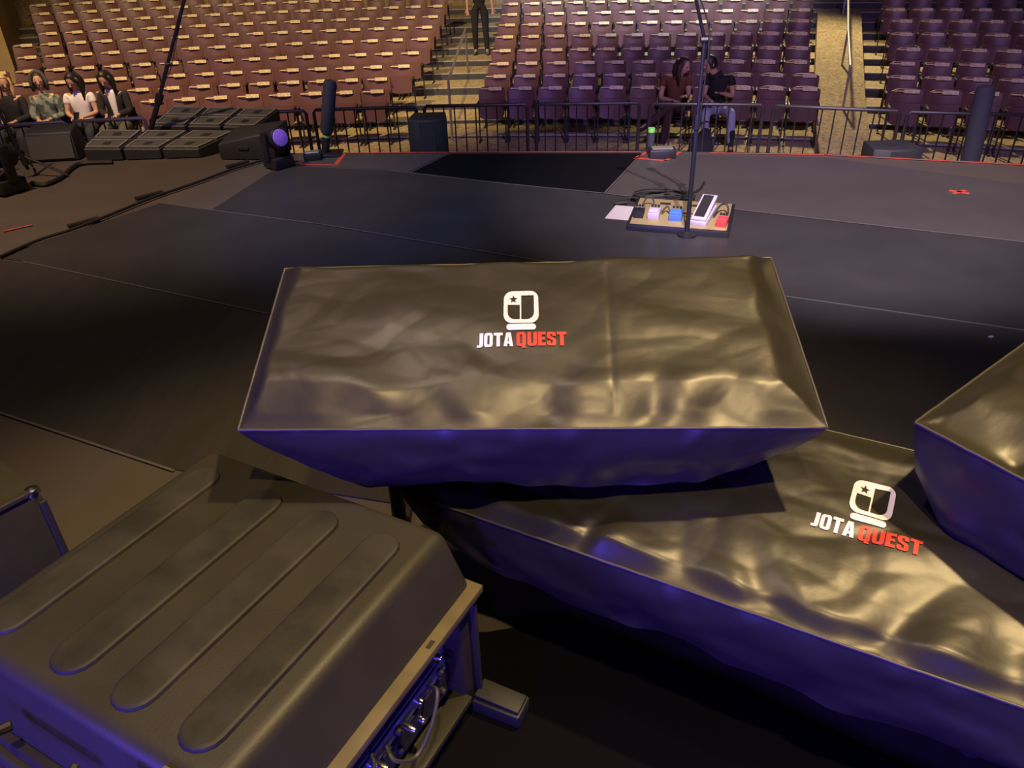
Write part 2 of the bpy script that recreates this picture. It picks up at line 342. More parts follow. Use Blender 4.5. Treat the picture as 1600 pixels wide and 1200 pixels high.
# ------------------------------------------------------------------ seats
def seat_meshes():
    W = 0.205
    def back(u, v):
        x = (u - 0.5) * 2; ww = W * (0.94 + 0.06 * math.sin(math.pi * v * 0.8)) ; z = 0.40 + 0.42 * v
        if v > 0.85: z -= 0.03 * abs(x) ** 4 * (v - 0.85) / 0.15
        return Vector((x * ww, 0.02 + 0.085 * v - 0.035 * x * x, z))
    def panel(fn, nx, ny, t):
        mb = MB(); mb.grid(fn, nx, ny)
        k = len(mb.v); mb.add([Vector(q) + Vector((0, t, 0)) for q in mb.v[:k]], [f[::-1] for f in mb.f])
        nxx = nx + 1
        ring = [i for i in range(nxx)] + [nxx * j + nx for j in range(1, ny + 1)] + [nxx * ny + i for i in range(nx - 1, -1, -1)] + [nxx * j for j in range(ny - 1, 0, -1)]
        for a, b in zip(ring, ring[1:] + ring[:1]): mb.f.append((a, a + k, b + k, b))
        return mb
    def pan(u, v):
        x = (u - 0.5) * 2; ww = 0.192 * (1 - 0.06 * (1 - v)); z = 0.36 + 0.29 * v + (0.03 * x ** 4 if v < 0.2 else 0)
        return Vector((x * ww, -0.075 + 0.05 * v - 0.022 * x * x, z))
    def pan_open(u, v):
        x = (u - 0.5) * 2
        return Vector((x * 0.20, 0.0 - 0.38 * v, 0.42 + 0.015 * x * x + 0.02 * v))
    b = panel(back, 8, 6, 0.022).mesh('backrest', smooth=True); p = panel(pan, 8, 5, 0.03).mesh('seat_pan', smooth=True)
    po = panel(pan_open, 8, 5, 0.0); 
    po = MB().grid(lambda u, v: pan_open(u, v), 8, 5).grid(lambda u, v: pan_open(1 - u, v) - Vector((0, 0, 0.03)), 8, 5).mesh('seat_pan_open', smooth=True)
    pl = MB()
    rt = Matrix.Rotation(-0.2, 3, 'X')
    pl.box((0.055, 0.062, 0.792), (0.20, 0.012, 0.052), rt); pl.box((-0.105, 0.060, 0.792), (0.14, 0.008, 0.016), rt)
    pl = pl.mesh('number_plate')
    lg = []
    for s in (-1, 1):
        mb = MB(); x = s * 0.209
        mb.box((x, 0.03, 0.31), (0.018, 0.045, 0.62), Matrix.Rotation(-0.05, 3, 'X')); mb.box((x, 0.02, 0.01), (0.03, 0.26, 0.02)); mb.box((x, -0.06, 0.60), (0.026, 0.24, 0.024))
        lg.append(mb.mesh('leg'))
    return b, p, po, pl, lg
SB, SP, SPO, SPL, SLG = seat_meshes()
for me, m in ((SB, 'seatback'), (SP, 'seatpan'), (SPO, 'seatpan'), (SPL, 'plate'), (SLG[0], 'seatleg'), (SLG[1], 'seatleg')): me.materials.append(MT[m])
ORD = ['first', 'second', 'third', 'fourth', 'fifth', 'sixth', 'seventh', 'eighth', 'ninth', 'tenth', 'eleventh', 'twelfth', 'thirteenth', 'fourteenth', 'fifteenth', 'sixteenth', 'seventeenth', 'eighteenth', 'nineteenth', 'twentieth']
def inview(p):
    v = p - CAM; Z = v.dot(FWD); x = 800 + FPX * v.dot(RGT) / Z; y = 600 - FPX * v.dot(UPV) / Z
    return -45 < x < 1628 and y > -17
OPEN_SEATS = []                                   # filled with (block, row, seat) of seats that people use
def put_seat(row, th, label, group, is_open=False):
    r = rowr[row]; loc = arc(r, th, rowfloor[row])
    t = thing('folding_seat', label, 'seat', loc, -th, group)
    obj('backrest', SB, None, t); obj('seat_pan', SPO if is_open else SP, None, t); obj('number_plate', SPL, None, t)
    obj('leg', SLG[0], None, t); obj('leg', SLG[1], None, t)
    return t
PITCHS = 0.487
def edge_th(px, y, row):
    Y = 12.4 + 0.88 * row
    p = PY(px, y, Y)
    for _ in range(4):
        th = th_of(p); Y = CY + rowr[row] * math.cos(th); p = PY(px, y, Y)
    return th_of(p)
ROWY = [139, 118, 98, 77, 55, 35, 19, 3, -10, -22, -33, -44]
left_edge = [607, 612, 647, 661, 675, 681, 690, 697, 702, 707, 712, 716]
cen_l = [744, 752, 758, 764, 769, 774, 778, 781, 783, 785, 787, 789]
cen_r = [1287, 1286, 1271, 1271, 1270, 1271, 1273, 1275, 1276, 1277, 1278, 1279]
rgt_l = [1389, 1384, 1386, 1396, 1386, 1387, 1377, 1376, 1375, 1374, 1373, 1372]
seat_xy = {}
nseat = 0
for row in range(NROW):
    da = PITCHS / rowr[row]; y = ROWY[row]
    te = edge_th(left_edge[row], y + 4, row)
    for k in range(20):
        th = te - da * (k + 0.5)
        q = arc(rowr[row], th - da * 0.5, rowfloor[row] + 0.6) - CAM
        if not inview(arc(rowr[row], th, rowfloor[row] + 0.85)) or (row > 3 and 800 + FPX * q.dot(RGT) / q.dot(FWD) < 15 + 0.8 * row): continue
        seat_xy[('left', row, k)] = th
    t0 = edge_th(cen_l[row], y, row); t1 = edge_th(cen_r[row], y, row); n = max(1, round((t1 - t0) / da)); dd = (t1 - t0) / n
    for k in range(n):
        th = t0 + dd * (k + 0.5)
        if inview(arc(rowr[row], th, rowfloor[row] + 0.85)): seat_xy[('centre', row, k)] = th
    t0 = edge_th(rgt_l[row], y + 6, row)
    for k in range(14):
        th = t0 + da * (k + 0.5)
        if inview(arc(rowr[row], th, rowfloor[row] + 0.85)): seat_xy[('right', row, k)] = th
def nearest(block, px):
    best = None
    for (b, r, k), th in seat_xy.items():
        if b == block and r == 0:
            q = arc(rowr[0], th, rowfloor[0] + 0.8) - CAM; x = 800 + FPX * q.dot(RGT) / q.dot(FWD)
            if best is None or abs(x - px) < best[0]: best = (abs(x - px), (b, r, k))
    return best[1]
people_seats = {'p_blond': ('left', 0, 11), 'p_camo': ('left', 0, 10), 'p_white': ('left', 0, 9), 'p_jacket': ('left', 0, 8), 'p_rust': nearest('centre', 1070)}
people_seats['p_jeans'] = ('centre', 0, people_seats['p_rust'][2] + 1)
occ = set(people_seats.values())
where = {'left': 'from the stairs in the left block', 'centre': 'from the stairs in the centre block', 'right': 'from the ramp in the right block'}
for (b, row, k), th in seat_xy.items():
    lab = f"brown folding seat, {ORD[row]} row, {ORD[k]} {where[b]}"
    put_seat(row, th, lab, f'folding seats in the {b} block', (b, row, k) in occ); nseat += 1
print('SEATS', nseat)

# ------------------------------------------------------------------ crowd barriers
def barrier(a, b, label, n, fm='barrier'):
    a = Vector((a.x, a.y, ARENA)); b = Vector((b.x, b.y, ARENA)); L = (b - a).length; rz = math.atan2(b.y - a.y, b.x - a.x)
    t = thing('crowd_barrier', label, 'barrier', a, rz, 'crowd barrier sections before the seats'); H = 1.08
    fr = MB(); fr.tube([(0.02, 0, 0.02), (0.02, 0, H - 0.03), (0.05, 0, H), (L - 0.05, 0, H), (L - 0.02, 0, H - 0.03), (L - 0.02, 0, 0.02)], 0.021, 8)
    fr.tube([(0.02, 0, 0.14), (L - 0.02, 0, 0.14)], 0.016, 6)
    obj('frame', fr.mesh('frame', smooth=True), fm, t)
    bar = MB().tube([(0, 0, 0.14), (0, 0, H)], 0.0095, 6).mesh('bar', smooth=True); bar.materials.append(MT['barrier'])
    for i in range(1, n): obj('bar', bar, None, t, (L * i / n, 0, 0))
    ft = MB().box((0, 0, 0.012), (0.05, 0.46, 0.024)).mesh('foot'); ft.materials.append(MT['barrier'])
    for x in (0.14, L - 0.14): obj('foot', ft, None, t, (x, 0, 0))
bz = -0.17
secs = [((-60, 200), (105, 190), 'barrier section, rail coloured as gold lit, before the people at the far left', 9), ((110, 190), (228, 184), 'barrier section before the person in the dark jacket', 7),
        ((232, 184), (350, 178), 'barrier section behind the grey framed speakers', 7), ((354, 178), (480, 173), 'barrier section right behind the tall speaker bank', 8),
        ((487, 172), (652, 167), 'barrier section behind the padded post', 10), ((660, 166), (826, 163), 'barrier section behind the boxy speaker by the stairs', 10),
        ((835, 163), (1002, 161), 'barrier section behind the black floor rectangle', 10), ((1013, 162), (1196, 164), 'barrier section in front of the seated couple', 10),
        ((1207, 165), (1410, 174), 'barrier section across the foot of the golden ramp', 10), ((1416, 175), (1640, 181), 'rightmost barrier section behind the tall dark post', 11)]
MT['litrail'] = mat('gold_lit_rail', (0.34, 0.28, 0.18), 0.45, metal=0.2)  # gold tone in the colour stands in for amber light on these rails
for i, (a, b, lab, n) in enumerate(secs): barrier(P(*a, bz), P(*b, bz), lab, n, 'litrail' if i < 2 else 'barrier')

# ------------------------------------------------------------------ handrails in the aisles
def handrail(pts, label, zs, posts):
    t = thing('handrail', label, 'handrail', (pts[0].x, pts[0].y, zs[0]))
    o = t.location.copy()
    top = [Vector((p.x, p.y, z + 0.92)) - o for p, z in zip(pts, zs)]
    obj('rail', MB().tube(top, 0.022, 8).mesh('rail', smooth=True), 'railmetal', t)
    for k in posts:
        p = top[k]; obj('post', MB().tube([p - Vector((0, 0, 0.92)), p], 0.02, 8).mesh('post', smooth=True), 'railmetal', t)
ha = [PY(702, 150, 12.6), PY(706, 110, 13.2), PY(727, 40, 16.4)]
handrail([Vector((p.x, p.y, 0)) for p in ha], 'pale metal handrail rising up the left stairs', [ARENA, ARENA + 0.06, rowfloor[4]], (0, 2))
hb = [PY(1326, 120, 12.4), PY(1323, 60, 14.6), PY(1321, 0, 18.0)]
handrail([Vector((p.x, p.y, 0)) for p in hb], 'pale metal handrail up the middle of the golden ramp', [rowfloor[1], rowfloor[3] + 0.1, rowfloor[7] + 0.1], (0, 1, 2))

# ------------------------------------------------------------------ soft covers with printed logo
def rounded_rect(x0, y0, x1, y1, r, seg=5, corners=(1, 1, 1, 1)):      # y up; bl, br, tr, tl
    pts = []
    for (cx, cy, a0, on, ex, ey) in ((x0 + r, y0 + r, 180, corners[0], x0, y0), (x1 - r, y0 + r, 270, corners[1], x1, y0), (x1 - r, y1 - r, 0, corners[2], x1, y1), (x0 + r, y1 - r, 90, corners[3], x0, y1)):
        if on: pts += [(cx + r * math.cos(R_(a0 + 90 * k / seg)), cy + r * math.sin(R_(a0 + 90 * k / seg))) for k in range(seg + 1)]
        else: pts.append((ex, ey))
    return pts
def letters():
    # each glyph in a 0..w by 0..1 cell, heavy condensed strokes; list of loops (outer, holes...)
    g = {}
    g['J'] = (0.50, [[(0.0, 0.0), (0.30, 0.0), (0.44, 0.05), (0.50, 0.16), (0.50, 1.0), (0.20, 1.0), (0.20, 0.24), (0.17, 0.17), (0.0, 0.16)]])
    g['O'] = (0.72, [rounded_rect(0, 0, 0.72, 1, 0.20), rounded_rect(0.27, 0.17, 0.45, 0.83, 0.07)[::-1]])
    g['T'] = (0.72, [[(0.22, 0), (0.50, 0), (0.50, 0.80), (0.72, 0.80), (0.72, 1), (0, 1), (0, 0.80), (0.22, 0.80)]])
    g['A'] = (0.78, [[(0, 0), (0.28, 0), (0.31, 0.18), (0.47, 0.18), (0.50, 0), (0.78, 0), (0.58, 1), (0.20, 1)], [(0.335, 0.36), (0.39, 0.76), (0.445, 0.36)][::-1]])
    g['Q'] = (0.76, [rounded_rect(0, 0, 0.72, 1, 0.20)[:9] + rounded_rect(0, 0, 0.72, 1, 0.20)[9:], rounded_rect(0.27, 0.17, 0.45, 0.83, 0.07)[::-1]])
    g['q'] = (0.0, [[(0.42, -0.12), (0.74, -0.12), (0.60, 0.16), (0.40, 0.20)]])
    g['U'] = (0.72, [rounded_rect(0, 0, 0.72, 1, 0.2, corners=(1, 1, 0, 0))[:-1] + [(0.45, 1), (0.45, 0.22), (0.41, 0.17), (0.31, 0.17), (0.27, 0.22), (0.27, 1)] + [(0, 1)]])
    g['E'] = (0.60, [[(0, 0), (0.60, 0), (0.60, 0.2), (0.29, 0.2), (0.29, 0.42), (0.55, 0.42), (0.55, 0.60), (0.29, 0.60), (0.29, 0.80), (0.60, 0.80), (0.60, 1), (0, 1)]])
    g['S'] = (0.70, [[(0.16, 0), (0.54, 0), (0.66, 0.06), (0.70, 0.16), (0.70, 0.40), (0.62, 0.50), (0.29, 0.66), (0.27, 0.78), (0.31, 0.84), (0.40, 0.84), (0.43, 0.78), (0.43, 0.68), (0.69, 0.68), (0.69, 0.84), (0.64, 0.95), (0.54, 1.0), (0.17, 1.0), (0.05, 0.94), (0.0, 0.84), (0.0, 0.62), (0.08, 0.52), (0.42, 0.36), (0.44, 0.28), (0.43, 0.19), (0.38, 0.16), (0.31, 0.16), (0.27, 0.20), (0.27, 0.33), (0.0, 0.33), (0.0, 0.16), (0.05, 0.05)]])
    return g
GL = letters()
def logo_shapes():                            # in the logo's own units (x right, y up), white and red lists
    white, red = [], []
    star = [(665 + 60 * math.sin(math.pi * k / 5) * (1 if k % 2 == 0 else 0.42), 262 + 30 - 60 * math.cos(math.pi * k / 5) * (1 if k % 2 == 0 else 0.42)) for k in range(10)]
    Y = lambda y: 870 - y
    outer = rounded_rect(540, Y(605), 988, Y(180), 105, 7)
    hole_r = rounded_rect(766, Y(560), 930, Y(240), 95, 6, (0, 1, 0, 0))
    hole_l = rounded_rect(592, Y(560), 748, Y(365), 95, 6, (1, 0, 0, 0))
    white.append([outer, hole_r[::-1], hole_l[::-1], [(x, Y(y)) for x, y in star]])
    white.append([rounded_rect(580, Y(685), 950, Y(615), 34, 5)])
    def word(s, x0, x1, dst):
        tot = sum(GL[c][0] for c in s) + 0.08 * (len(s) - 1); k = (x1 - x0) / tot; x = x0
        for c in s:
            for cc in (c, 'q') if c == 'Q' else (c,):
                dst.append([[(x + px * k, py * 155) for px, py in L] for L in GL[cc][1]])
            x += (GL[c][0] + 0.08) * k
    word('JOTA', 215, 665, white); word('QUEST', 705, 1325, red)
    return white, red
def map_shapes(shapes, fn, name, m, parent, maxlen):
    b = bmesh.new()
    for loops in shapes:
        es = []
        for L in loops:
            vs = [b.verts.new((x, y, 0)) for x, y in L]
            es += [b.edges.new((vs[i], vs[(i + 1) % len(vs)])) for i in range(len(vs))]
        bmesh.ops.triangle_fill(b, use_beauty=True, use_dissolve=False, edges=es, normal=(0, 0, 1))
    for _ in range(5):
        es = [e for e in b.edges if e.calc_length() > maxlen]
        if not es: break
        bmesh.ops.subdivide_edges(b, edges=es, cuts=1); bmesh.ops.triangulate(b, faces=b.faces[:])
    for v in b.verts: v.co = fn(v.co.x, v.co.y)
    bmesh.ops.recalc_face_normals(b, faces=b.faces[:])
    up = sum((f.normal.z for f in b.faces), 0.0)
    if up < 0: bmesh.ops.reverse_faces(b, faces=b.faces[:])
    me = bpy.data.meshes.new(name); b.to_mesh(me); b.free()
    return obj(name, me, m, parent)

def make_cover(label, FL, FR, BR, BL, edge, h, drop, inset, seed, amp, pinches, creases=(), nx=220, ny=100, hemfn=None):
    FL, FR, BR, BL = map(Vector, (FL, FR, BR, BL)); org = Vector(((FL.x + BR.x) / 2, (FL.y + BR.y) / 2, min(FL.z, BR.z) - drop))
    t = thing('keyboard_cover', label, 'keyboard cover', org)
    W = (FR - FL).length; D = (BL - FL).length; N = (FR - FL).cross(BL - FL).normalized()
    ef, er, eb, el = edge
    def base(u, v): return FL * (1 - u) * (1 - v) + FR * u * (1 - v) + BR * u * v + BL * (1 - u) * v
    def hgt(u, v):
        x, y = u * W, v * D
        wf = ef * (1 + 0.42 * nz(x * 4.2 + seed, seed * 1.3) + 0.22 * nz(x * 9, seed)); wb = eb * (1 + 0.4 * nz(x * 6, seed + 4.4))
        wl = el * (1 + 0.5 * nz(y * 8, seed + 9.1)); wr = er * (1 + 0.5 * nz(y * 8, seed + 2.7))
        k = min(y / max(wf, .01), (D - y) / max(wb, .01), x / max(wl, .01), (W - x) / max(wr, .01), 1.25) / 1.25
        k = 0.45 * min(1.0, k * 1.25) + 0.55 * smooth01(k)
        pin = min(1.0, min(x, W - x, y, D - y) / 0.035)
        z = h * k
        z += pin * amp * (nz(x * 2.2 + y * 1.2, y * 4.0 - x * 0.8, seed) * 1.8 + 0.50 * nz(x * 4.5 + 3 + y * 3, y * 7.5, seed) + 0.10 * nz(x * 13, y * 14 + x * 5, seed + 1))
        z -= pin * amp * 1.2 * max(0.0, 0.18 - abs(nz(x * 3.1 + 7, y * 4.2, seed + 5)))
        for vs_, va in ((3.6, 0.30), (8.0, 0.12)):
            dd, _pp = noise.voronoi(Vector((x * vs_ + 0.6 * nz(x * 3, y * 3, seed) + seed, y * vs_ * 1.25, seed)))
            z += pin * amp * va * min(1.0, (dd[1] - dd[0]) * 2.2)
        for (pu, wd, dep, ln, sl) in pinches:
            xx = x - pu * W - sl * y
            z -= pin * dep * math.exp(-(xx / wd) ** 2) * math.exp(-(y / ln) ** 2)
            z += pin * dep * 0.6 * math.exp(-((xx - 1.9 * wd) / (1.3 * wd)) ** 2) * math.exp(-(y / ln) ** 2)
        for (cu, c0, c1, sl, dep) in creases:
            xx = x - cu * W - sl * (y - 0.5 * D)
            if c0 < v < c1: z -= pin * dep * math.exp(-abs(xx) / 0.005)
        return z
    def S(u, v): return base(u, v) + N * hgt(u, v)
    obj('top_panel', MB().grid(lambda u, v: S(u, v) - org, nx, ny).mesh('top_panel', smooth='all'), 'vinyl', t)
    # skirts
    C4 = [FL, FR, BR, BL]; ax = (FR - FL).normalized(); ay = Vector((BL.x - FL.x, BL.y - FL.y, 0)).normalized()
    ins = [ax * inset + ay * inset * 0.5, -ax * inset + ay * inset * 0.5, -ax * inset - ay * inset * 0.5, ax * inset - ay * inset * 0.5]
    names = ['front_panel', 'side_panel', 'back_panel', 'side_panel']
    for k in range(4):
        a, b = C4[k], C4[(k + 1) % 4]; ia, ib = ins[k], ins[(k + 1) % 4]; L = (b - a).length
        out = (b - a).cross(Vector((0, 0, 1))).normalized()
        def skirt(u, v, a=a, b=b, ia=ia, ib=ib, L=L, out=out, k=k):
            e = a.lerp(b, u); mid = math.sin(math.pi * u)
            dz = drop * (0.55 + 0.45 * min(1.0, mid * 2.2)) + 0.018 * nz(u * L * 3 + seed, k * 5.0)
            q = e + ia.lerp(ib, u) * v ** 1.3 - Vector((0, 0, dz * v))
            q += out * (0.012 * math.sin(math.pi * v) * mid + min(1, mid * 4) * v * (0.022 * nz(u * L * 5 + seed * 2, v * 2.0, k) + 0.009 * nz(u * L * 13, v * 4 + seed, k + 3.0)))
            if v < 0.35: q += out * min(1, mid * 6) * 0.008 * max(0, nz(u * L * 18 + seed, k)) * math.sin(math.pi * v / 0.35)
            return q - org
        mb = MB().grid(lambda u, v: skirt(u, 1 - v), max(20, int(L * 70)), 16)
        obj(names[k], mb.mesh(names[k], smooth='all'), 'vinyl', t)
    ring = []
    for k in range(4):
        a, b = C4[k], C4[(k + 1) % 4]; n = int((b - a).length * 60)
        ring += [a.lerp(b, i / n) + Vector((0, 0, 0.0015 * nz(i * 0.35, seed, k))) - org for i in range(n)]
    obj('piping', MB().tube(ring + [ring[0]], 0.0032, 6, False).mesh('piping', smooth='all'), 'piping', t)
    return t, S, N, org, W, D
def put_logo(cov, au, bu, av, bv):            # u = au + bu*x, v = av + bv*y
    t, S, N, org, W, D = cov
    wt, rd = logo_shapes()
    fn = lambda x, y: S(au + bu * x, av + bv * y) + N * 0.0022 - org
    map_shapes(wt, fn, 'printed_logo', 'print_white', t, 28)['label'] = 'white emblem and word JOTA printed on the cover'
    map_shapes(rd, fn, 'printed_word', 'print_red', t, 28)['label'] = 'red word QUEST printed on the cover'

m_c = make_cover('black vinyl keyboard cover with centred logo, largest and middle of the three', P(372, 672, .75), P(1293, 668, .75), P(1205, 403, .925), P(445, 420, .925),
                 (0.105, 0.075, 0.03, 0.05), 0.036, 0.19, 0.085, 3.1, 0.0085,
                 [(0.24, 0.07, 0.009, 0.12, 0.5), (0.365, 0.045, 0.009, 0.10, -0.45), (0.53, 0.05, 0.008, 0.10, 0.1), (0.705, 0.04, 0.010, 0.12, 0.25), (0.84, 0.06, 0.008, 0.10, -0.3)],
                 [(0.655, 0.05, 0.92, 0.04, 0.0022)])
put_logo(m_c, 0.4100 - 215 * 0.000147, 0.000147, 0.3860, 0.000498)
a2 = P(625, 766, .46); d2 = P(1600, 1106, .46) - a2; d2.normalize(); n2 = Vector((-d2.y, d2.x, 0))
s_c = make_cover('black vinyl keyboard cover with logo, low one slanting across the lower right', a2, a2 + d2 * 1.75, a2 + d2 * 1.75 + n2 * .6 + Vector((0, 0, .10)), a2 + n2 * .6 + Vector((0, 0, .10)),
                 (0.040, 0.06, 0.07, 0.06), 0.022, 0.20, 0.045, 8.4, 0.013,
                 [(0.115, 0.03, 0.010, 0.10, 0.3), (0.285, 0.026, 0.020, 0.09, 0.3), (0.43, 0.06, 0.008, 0.14, -0.3), (0.54, 0.05, 0.014, 0.14, -0.6), (0.65, 0.045, 0.015, 0.12, 0.4), (0.78, 0.05, 0.014, 0.12, 0.0)],
                 [])
put_logo(s_c, (0.6400 - 215 * 0.0001345) * 1.5 / 1.75, 0.0001345 * 1.5 / 1.75, 0.4130, 0.000452)
T0 = P(1430, 660, .76); T1 = P(1600, 537, .78); e1 = (T1 - T0).normalized(); T2 = P(1600, 750, .76)
e2 = (T2 - T0); e2 = (e2 - e1 * e2.dot(e1)).normalized(); e2.z = 0
t_c = make_cover('black vinyl keyboard cover cut off at the right edge of the picture', T0, T0 + (T2 - T0).normalized() * 0.62, T0 + (T2 - T0).normalized() * 0.62 + e1 * 1.25, T0 + e1 * 1.25,
                 (0.10, 0.08, 0.08, 0.07), 0.04, 0.215, 0.025, 14.2, 0.010, [(0.3, 0.03, 0.016, 0.09, 0.5), (0.6, 0.04, 0.010, 0.1, -0.2)])

# stands under the covers
def kb_stand(label, cov, fx=0.32, post_at=0.5):
    t0, S, N, org, W, D = cov
    t = thing('keyboard_stand', label, 'keyboard stand', (org.x, org.y, 0)); o = Vector((org.x, org.y, 0))
    tops = []
    for u in (0.5 - fx, 0.5 + fx):
        a = S(u, 0.16) - N * 0.055 - o; b = S(u, 0.84) - N * 0.055 - o
        obj('support_arm', MB().tube([a, b], 0.016, 8).mesh('support_arm', smooth=True), 'blackmetal', t)
        m = a.lerp(b, post_at); g = Vector((m.x, m.y, 0.03))
        obj('post', MB().tube([g, m], 0.022, 8).mesh('post', smooth=True), 'blackmetal', t)
        d = (b - a); d.z = 0; d.normalize()
        obj('foot', MB().tube([g - d * 0.22, g + d * 0.22], 0.02, 8).mesh('foot', smooth=True), 'blackmetal', t)
        tops.append(m)
    lo = [Vector((m.x, m.y, m.z * 0.45)) for m in tops]
    obj('crossbar', MB().tube(lo, 0.018, 8).mesh('crossbar', smooth=True), 'blackmetal', t)
kb_stand('black keyboard stand under the middle cover', m_c, 0.32, 1.0)
kb_stand('black keyboard stand under the low slanting cover', s_c, 0.30, 0.85)
kb_stand('black keyboard stand under the right hand cover', t_c, 0.30, 0.9)

# ------------------------------------------------------------------ moulded rack case (lower left)
CZ = 0.56
A0 = P(330, 706, CZ); B0 = P(690, 835, CZ); uu = (B0 - A0); LS = uu.length; uu.normalize(); WT = 0.66
rz = math.atan2(uu.y, uu.x)
case = thing('rack_case', 'large black moulded rack case with four raised ribs on its lid', 'rack case', (A0.x, A0.y, 0), rz)
def K(s, t, z): return Vector((s, -t, z))
k_ = 1.2 / 1.1
lid = MB()                                    # drafted lid block
z0 = 0.405
vs = [K(-0.04, -0.035, z0), K(LS + 0.045, -0.035, z0), K(LS + 0.045, WT + 0.035, z0), K(-0.04, WT + 0.035, z0), K(-0.015, -0.015, CZ), K(LS, -0.015, CZ), K(LS, WT, CZ), K(-0.015, WT, CZ)]
lid.add(vs, [(0, 1, 2, 3), (4, 7, 6, 5), (0, 4, 5, 1), (1, 5, 6, 2), (2, 6, 7, 3), (3, 7, 4, 0)])
me = lid.mesh('lid'); b = bmesh.new(); b.from_mesh(me)
bmesh.ops.recalc_face_normals(b, faces=b.faces[:])
es = [e for e in b.edges if max(v.co.z for v in e.verts) > CZ - 0.01]
bmesh.ops.bevel(b, geom=es, offset=0.026, segments=5, affect='EDGES', profile=0.5); b.to_mesh(me); b.free()
for p in me.polygons: p.use_smooth = True
me.set_sharp_from_angle(angle=R_(50))
obj('lid', me, 'case', case)
def stadium(s0, s1, t0, t1, n=8):
    r = (s1 - s0) / 2; c = (s0 + s1) / 2
    return [(c + r * math.cos(math.pi * k / n), t1 - r + r * math.sin(math.pi * k / n)) for k in range(n + 1)] + [(c - r * math.cos(math.pi * k / n), t0 + r - r * math.sin(math.pi * k / n)) for k in range(n + 1)]
for s0, s1 in ((0.028, 0.112), (0.225, 0.317), (0.396, 0.483), (0.566, 0.650)):
    out = stadium(s0, s1, 0.055, 0.622); mb = MB(); n = len(out); c = Vector(((s0 + s1) / 2, 0.35))
    rings = []
    for off, z in ((0.003, -0.004), (0.003, 0.0005), (0.0005, 0.0070), (-0.0035, 0.0092), (-0.0075, 0.0096)):
        st = stadium(s0 - off, s1 + off, 0.055 - off, 0.622 + off); rings.append([K(x, y, CZ + z) for x, y in st])
    vs = [q for r_ in rings for q in r_]
    fs = [(i * n + k, i * n + (k + 1) % n, (i + 1) * n + (k + 1) % n, (i + 1) * n + k) for i in range(len(rings) - 1) for k in range(n)] + [tuple((len(rings) - 1) * n + k for k in range(n))]
    me = mb.add(vs, fs).mesh('lid_rib'); b = bmesh.new(); b.from_mesh(me); bmesh.ops.recalc_face_normals(b, faces=b.faces[:])
    if b.faces[-1].normal.z < 0 and len(b.faces[-1].verts) > 8: bmesh.ops.reverse_faces(b, faces=b.faces[:])
    b.to_mesh(me); b.free()
    for p in me.polygons: p.use_smooth = len(p.vertices) < 8
    me.set_sharp_from_angle(angle=R_(28))
    obj('lid_rib', me, 'rib', case)
SF = LS + 0.070                               # front plane of the body
bd = MB()
bd.box(K((SF - 0.04) / 2 - 0.02, 0.012, 0.205), (SF + 0.04, 0.050, 0.36)); bd.box(K((SF - 0.04) / 2 - 0.02, WT + 0.03, 0.215), (SF + 0.04, 0.045, 0.37))
bd.box(K(-0.03, WT / 2, 0.215), (0.05, WT + 0.05, 0.37)); bd.box(K((SF - 0.04) / 2 - 0.02, WT / 2 + 0.02, 0.045), (SF + 0.04, WT + 0.04, 0.04))
obj('body', bd.mesh('body', 0.006, 2, True), 'case', case)
for s_ in (0.10, 0.30, 0.50, 0.70): obj('side_rib', MB().box(K(s_ * 1.05, -0.018, 0.205), (0.07, 0.012, 0.30)).mesh('side_rib', 0.004, 2, True), 'case', case)
obj('rim', MB().box(K(LS + 0.040, WT / 2, 0.395), (0.070, WT + 0.075, 0.022)).mesh('rim', 0.003, 2, True), 'rim', case)
obj('sill', MB().box(K(SF - 0.03, WT / 2 + 0.02, 0.075), (0.05, WT - 0.02, 0.02)).mesh('sill', 0.003, 2, True), 'case', case)
for tt in (0.16, 0.52):                       # little slots in the rim
    obj('rim_slot', MB().box(K(LS + 0.060, tt, 0.4055), (0.010, 0.022, 0.003)).mesh('rim_slot'), 'rubber', case)
for t_ in (0.055, WT - 0.035):
    obj('rack_rail', MB().box(K(LS - 0.01, t_, 0.23), (0.03, 0.02, 0.28)).mesh('rack_rail', 0.002, 1), 'rack_blue', case)
for zc, hh, m in ((0.315, 0.075, 'speaker'), (0.215, 0.042, 'rack_blue'), (0.150, 0.075, 'speaker')):
    un = obj('rack_unit', MB().box(K(LS - 0.17, WT / 2 + 0.015, zc), (0.36, WT - 0.13, hh)).mesh('rack_unit', 0.003, 1), m, case)
    pn = obj('faceplate', MB().box(K(LS + 0.014, WT / 2 + 0.01, zc), (0.006, WT - 0.10, hh - 0.003)).mesh('faceplate', 0.0015, 1), m, case)
    for q in range(7):
        obj('knob', MB().lathe([(0.010, 0), (0.010, 0.008), (0.007, 0.014)], 10, K(LS + 0.017, 0.09 + q * 0.085, zc), Matrix.Rotation(R_(90), 3, 'Y')).mesh('knob', smooth=True), 'chrome' if q % 2 else 'rubber', pn)
def cable_pts(pts, n=10):
    pts = [Vector(p) for p in pts]; out = []
    for i in range(len(pts) - 1):
        p0 = pts[max(i - 1, 0)]; p1 = pts[i]; p2 = pts[i + 1]; p3 = pts[min(i + 2, len(pts) - 1)]
        for k in range(n):
            t = k / n
            out.append(0.5 * ((2 * p1) + (p2 - p0) * t + (2 * p0 - 5 * p1 + 4 * p2 - p3) * t * t + (3 * p1 - p0 - 3 * p2 + p3) * t ** 3))
    return out + [pts[-1]]
S1 = LS + 0.02
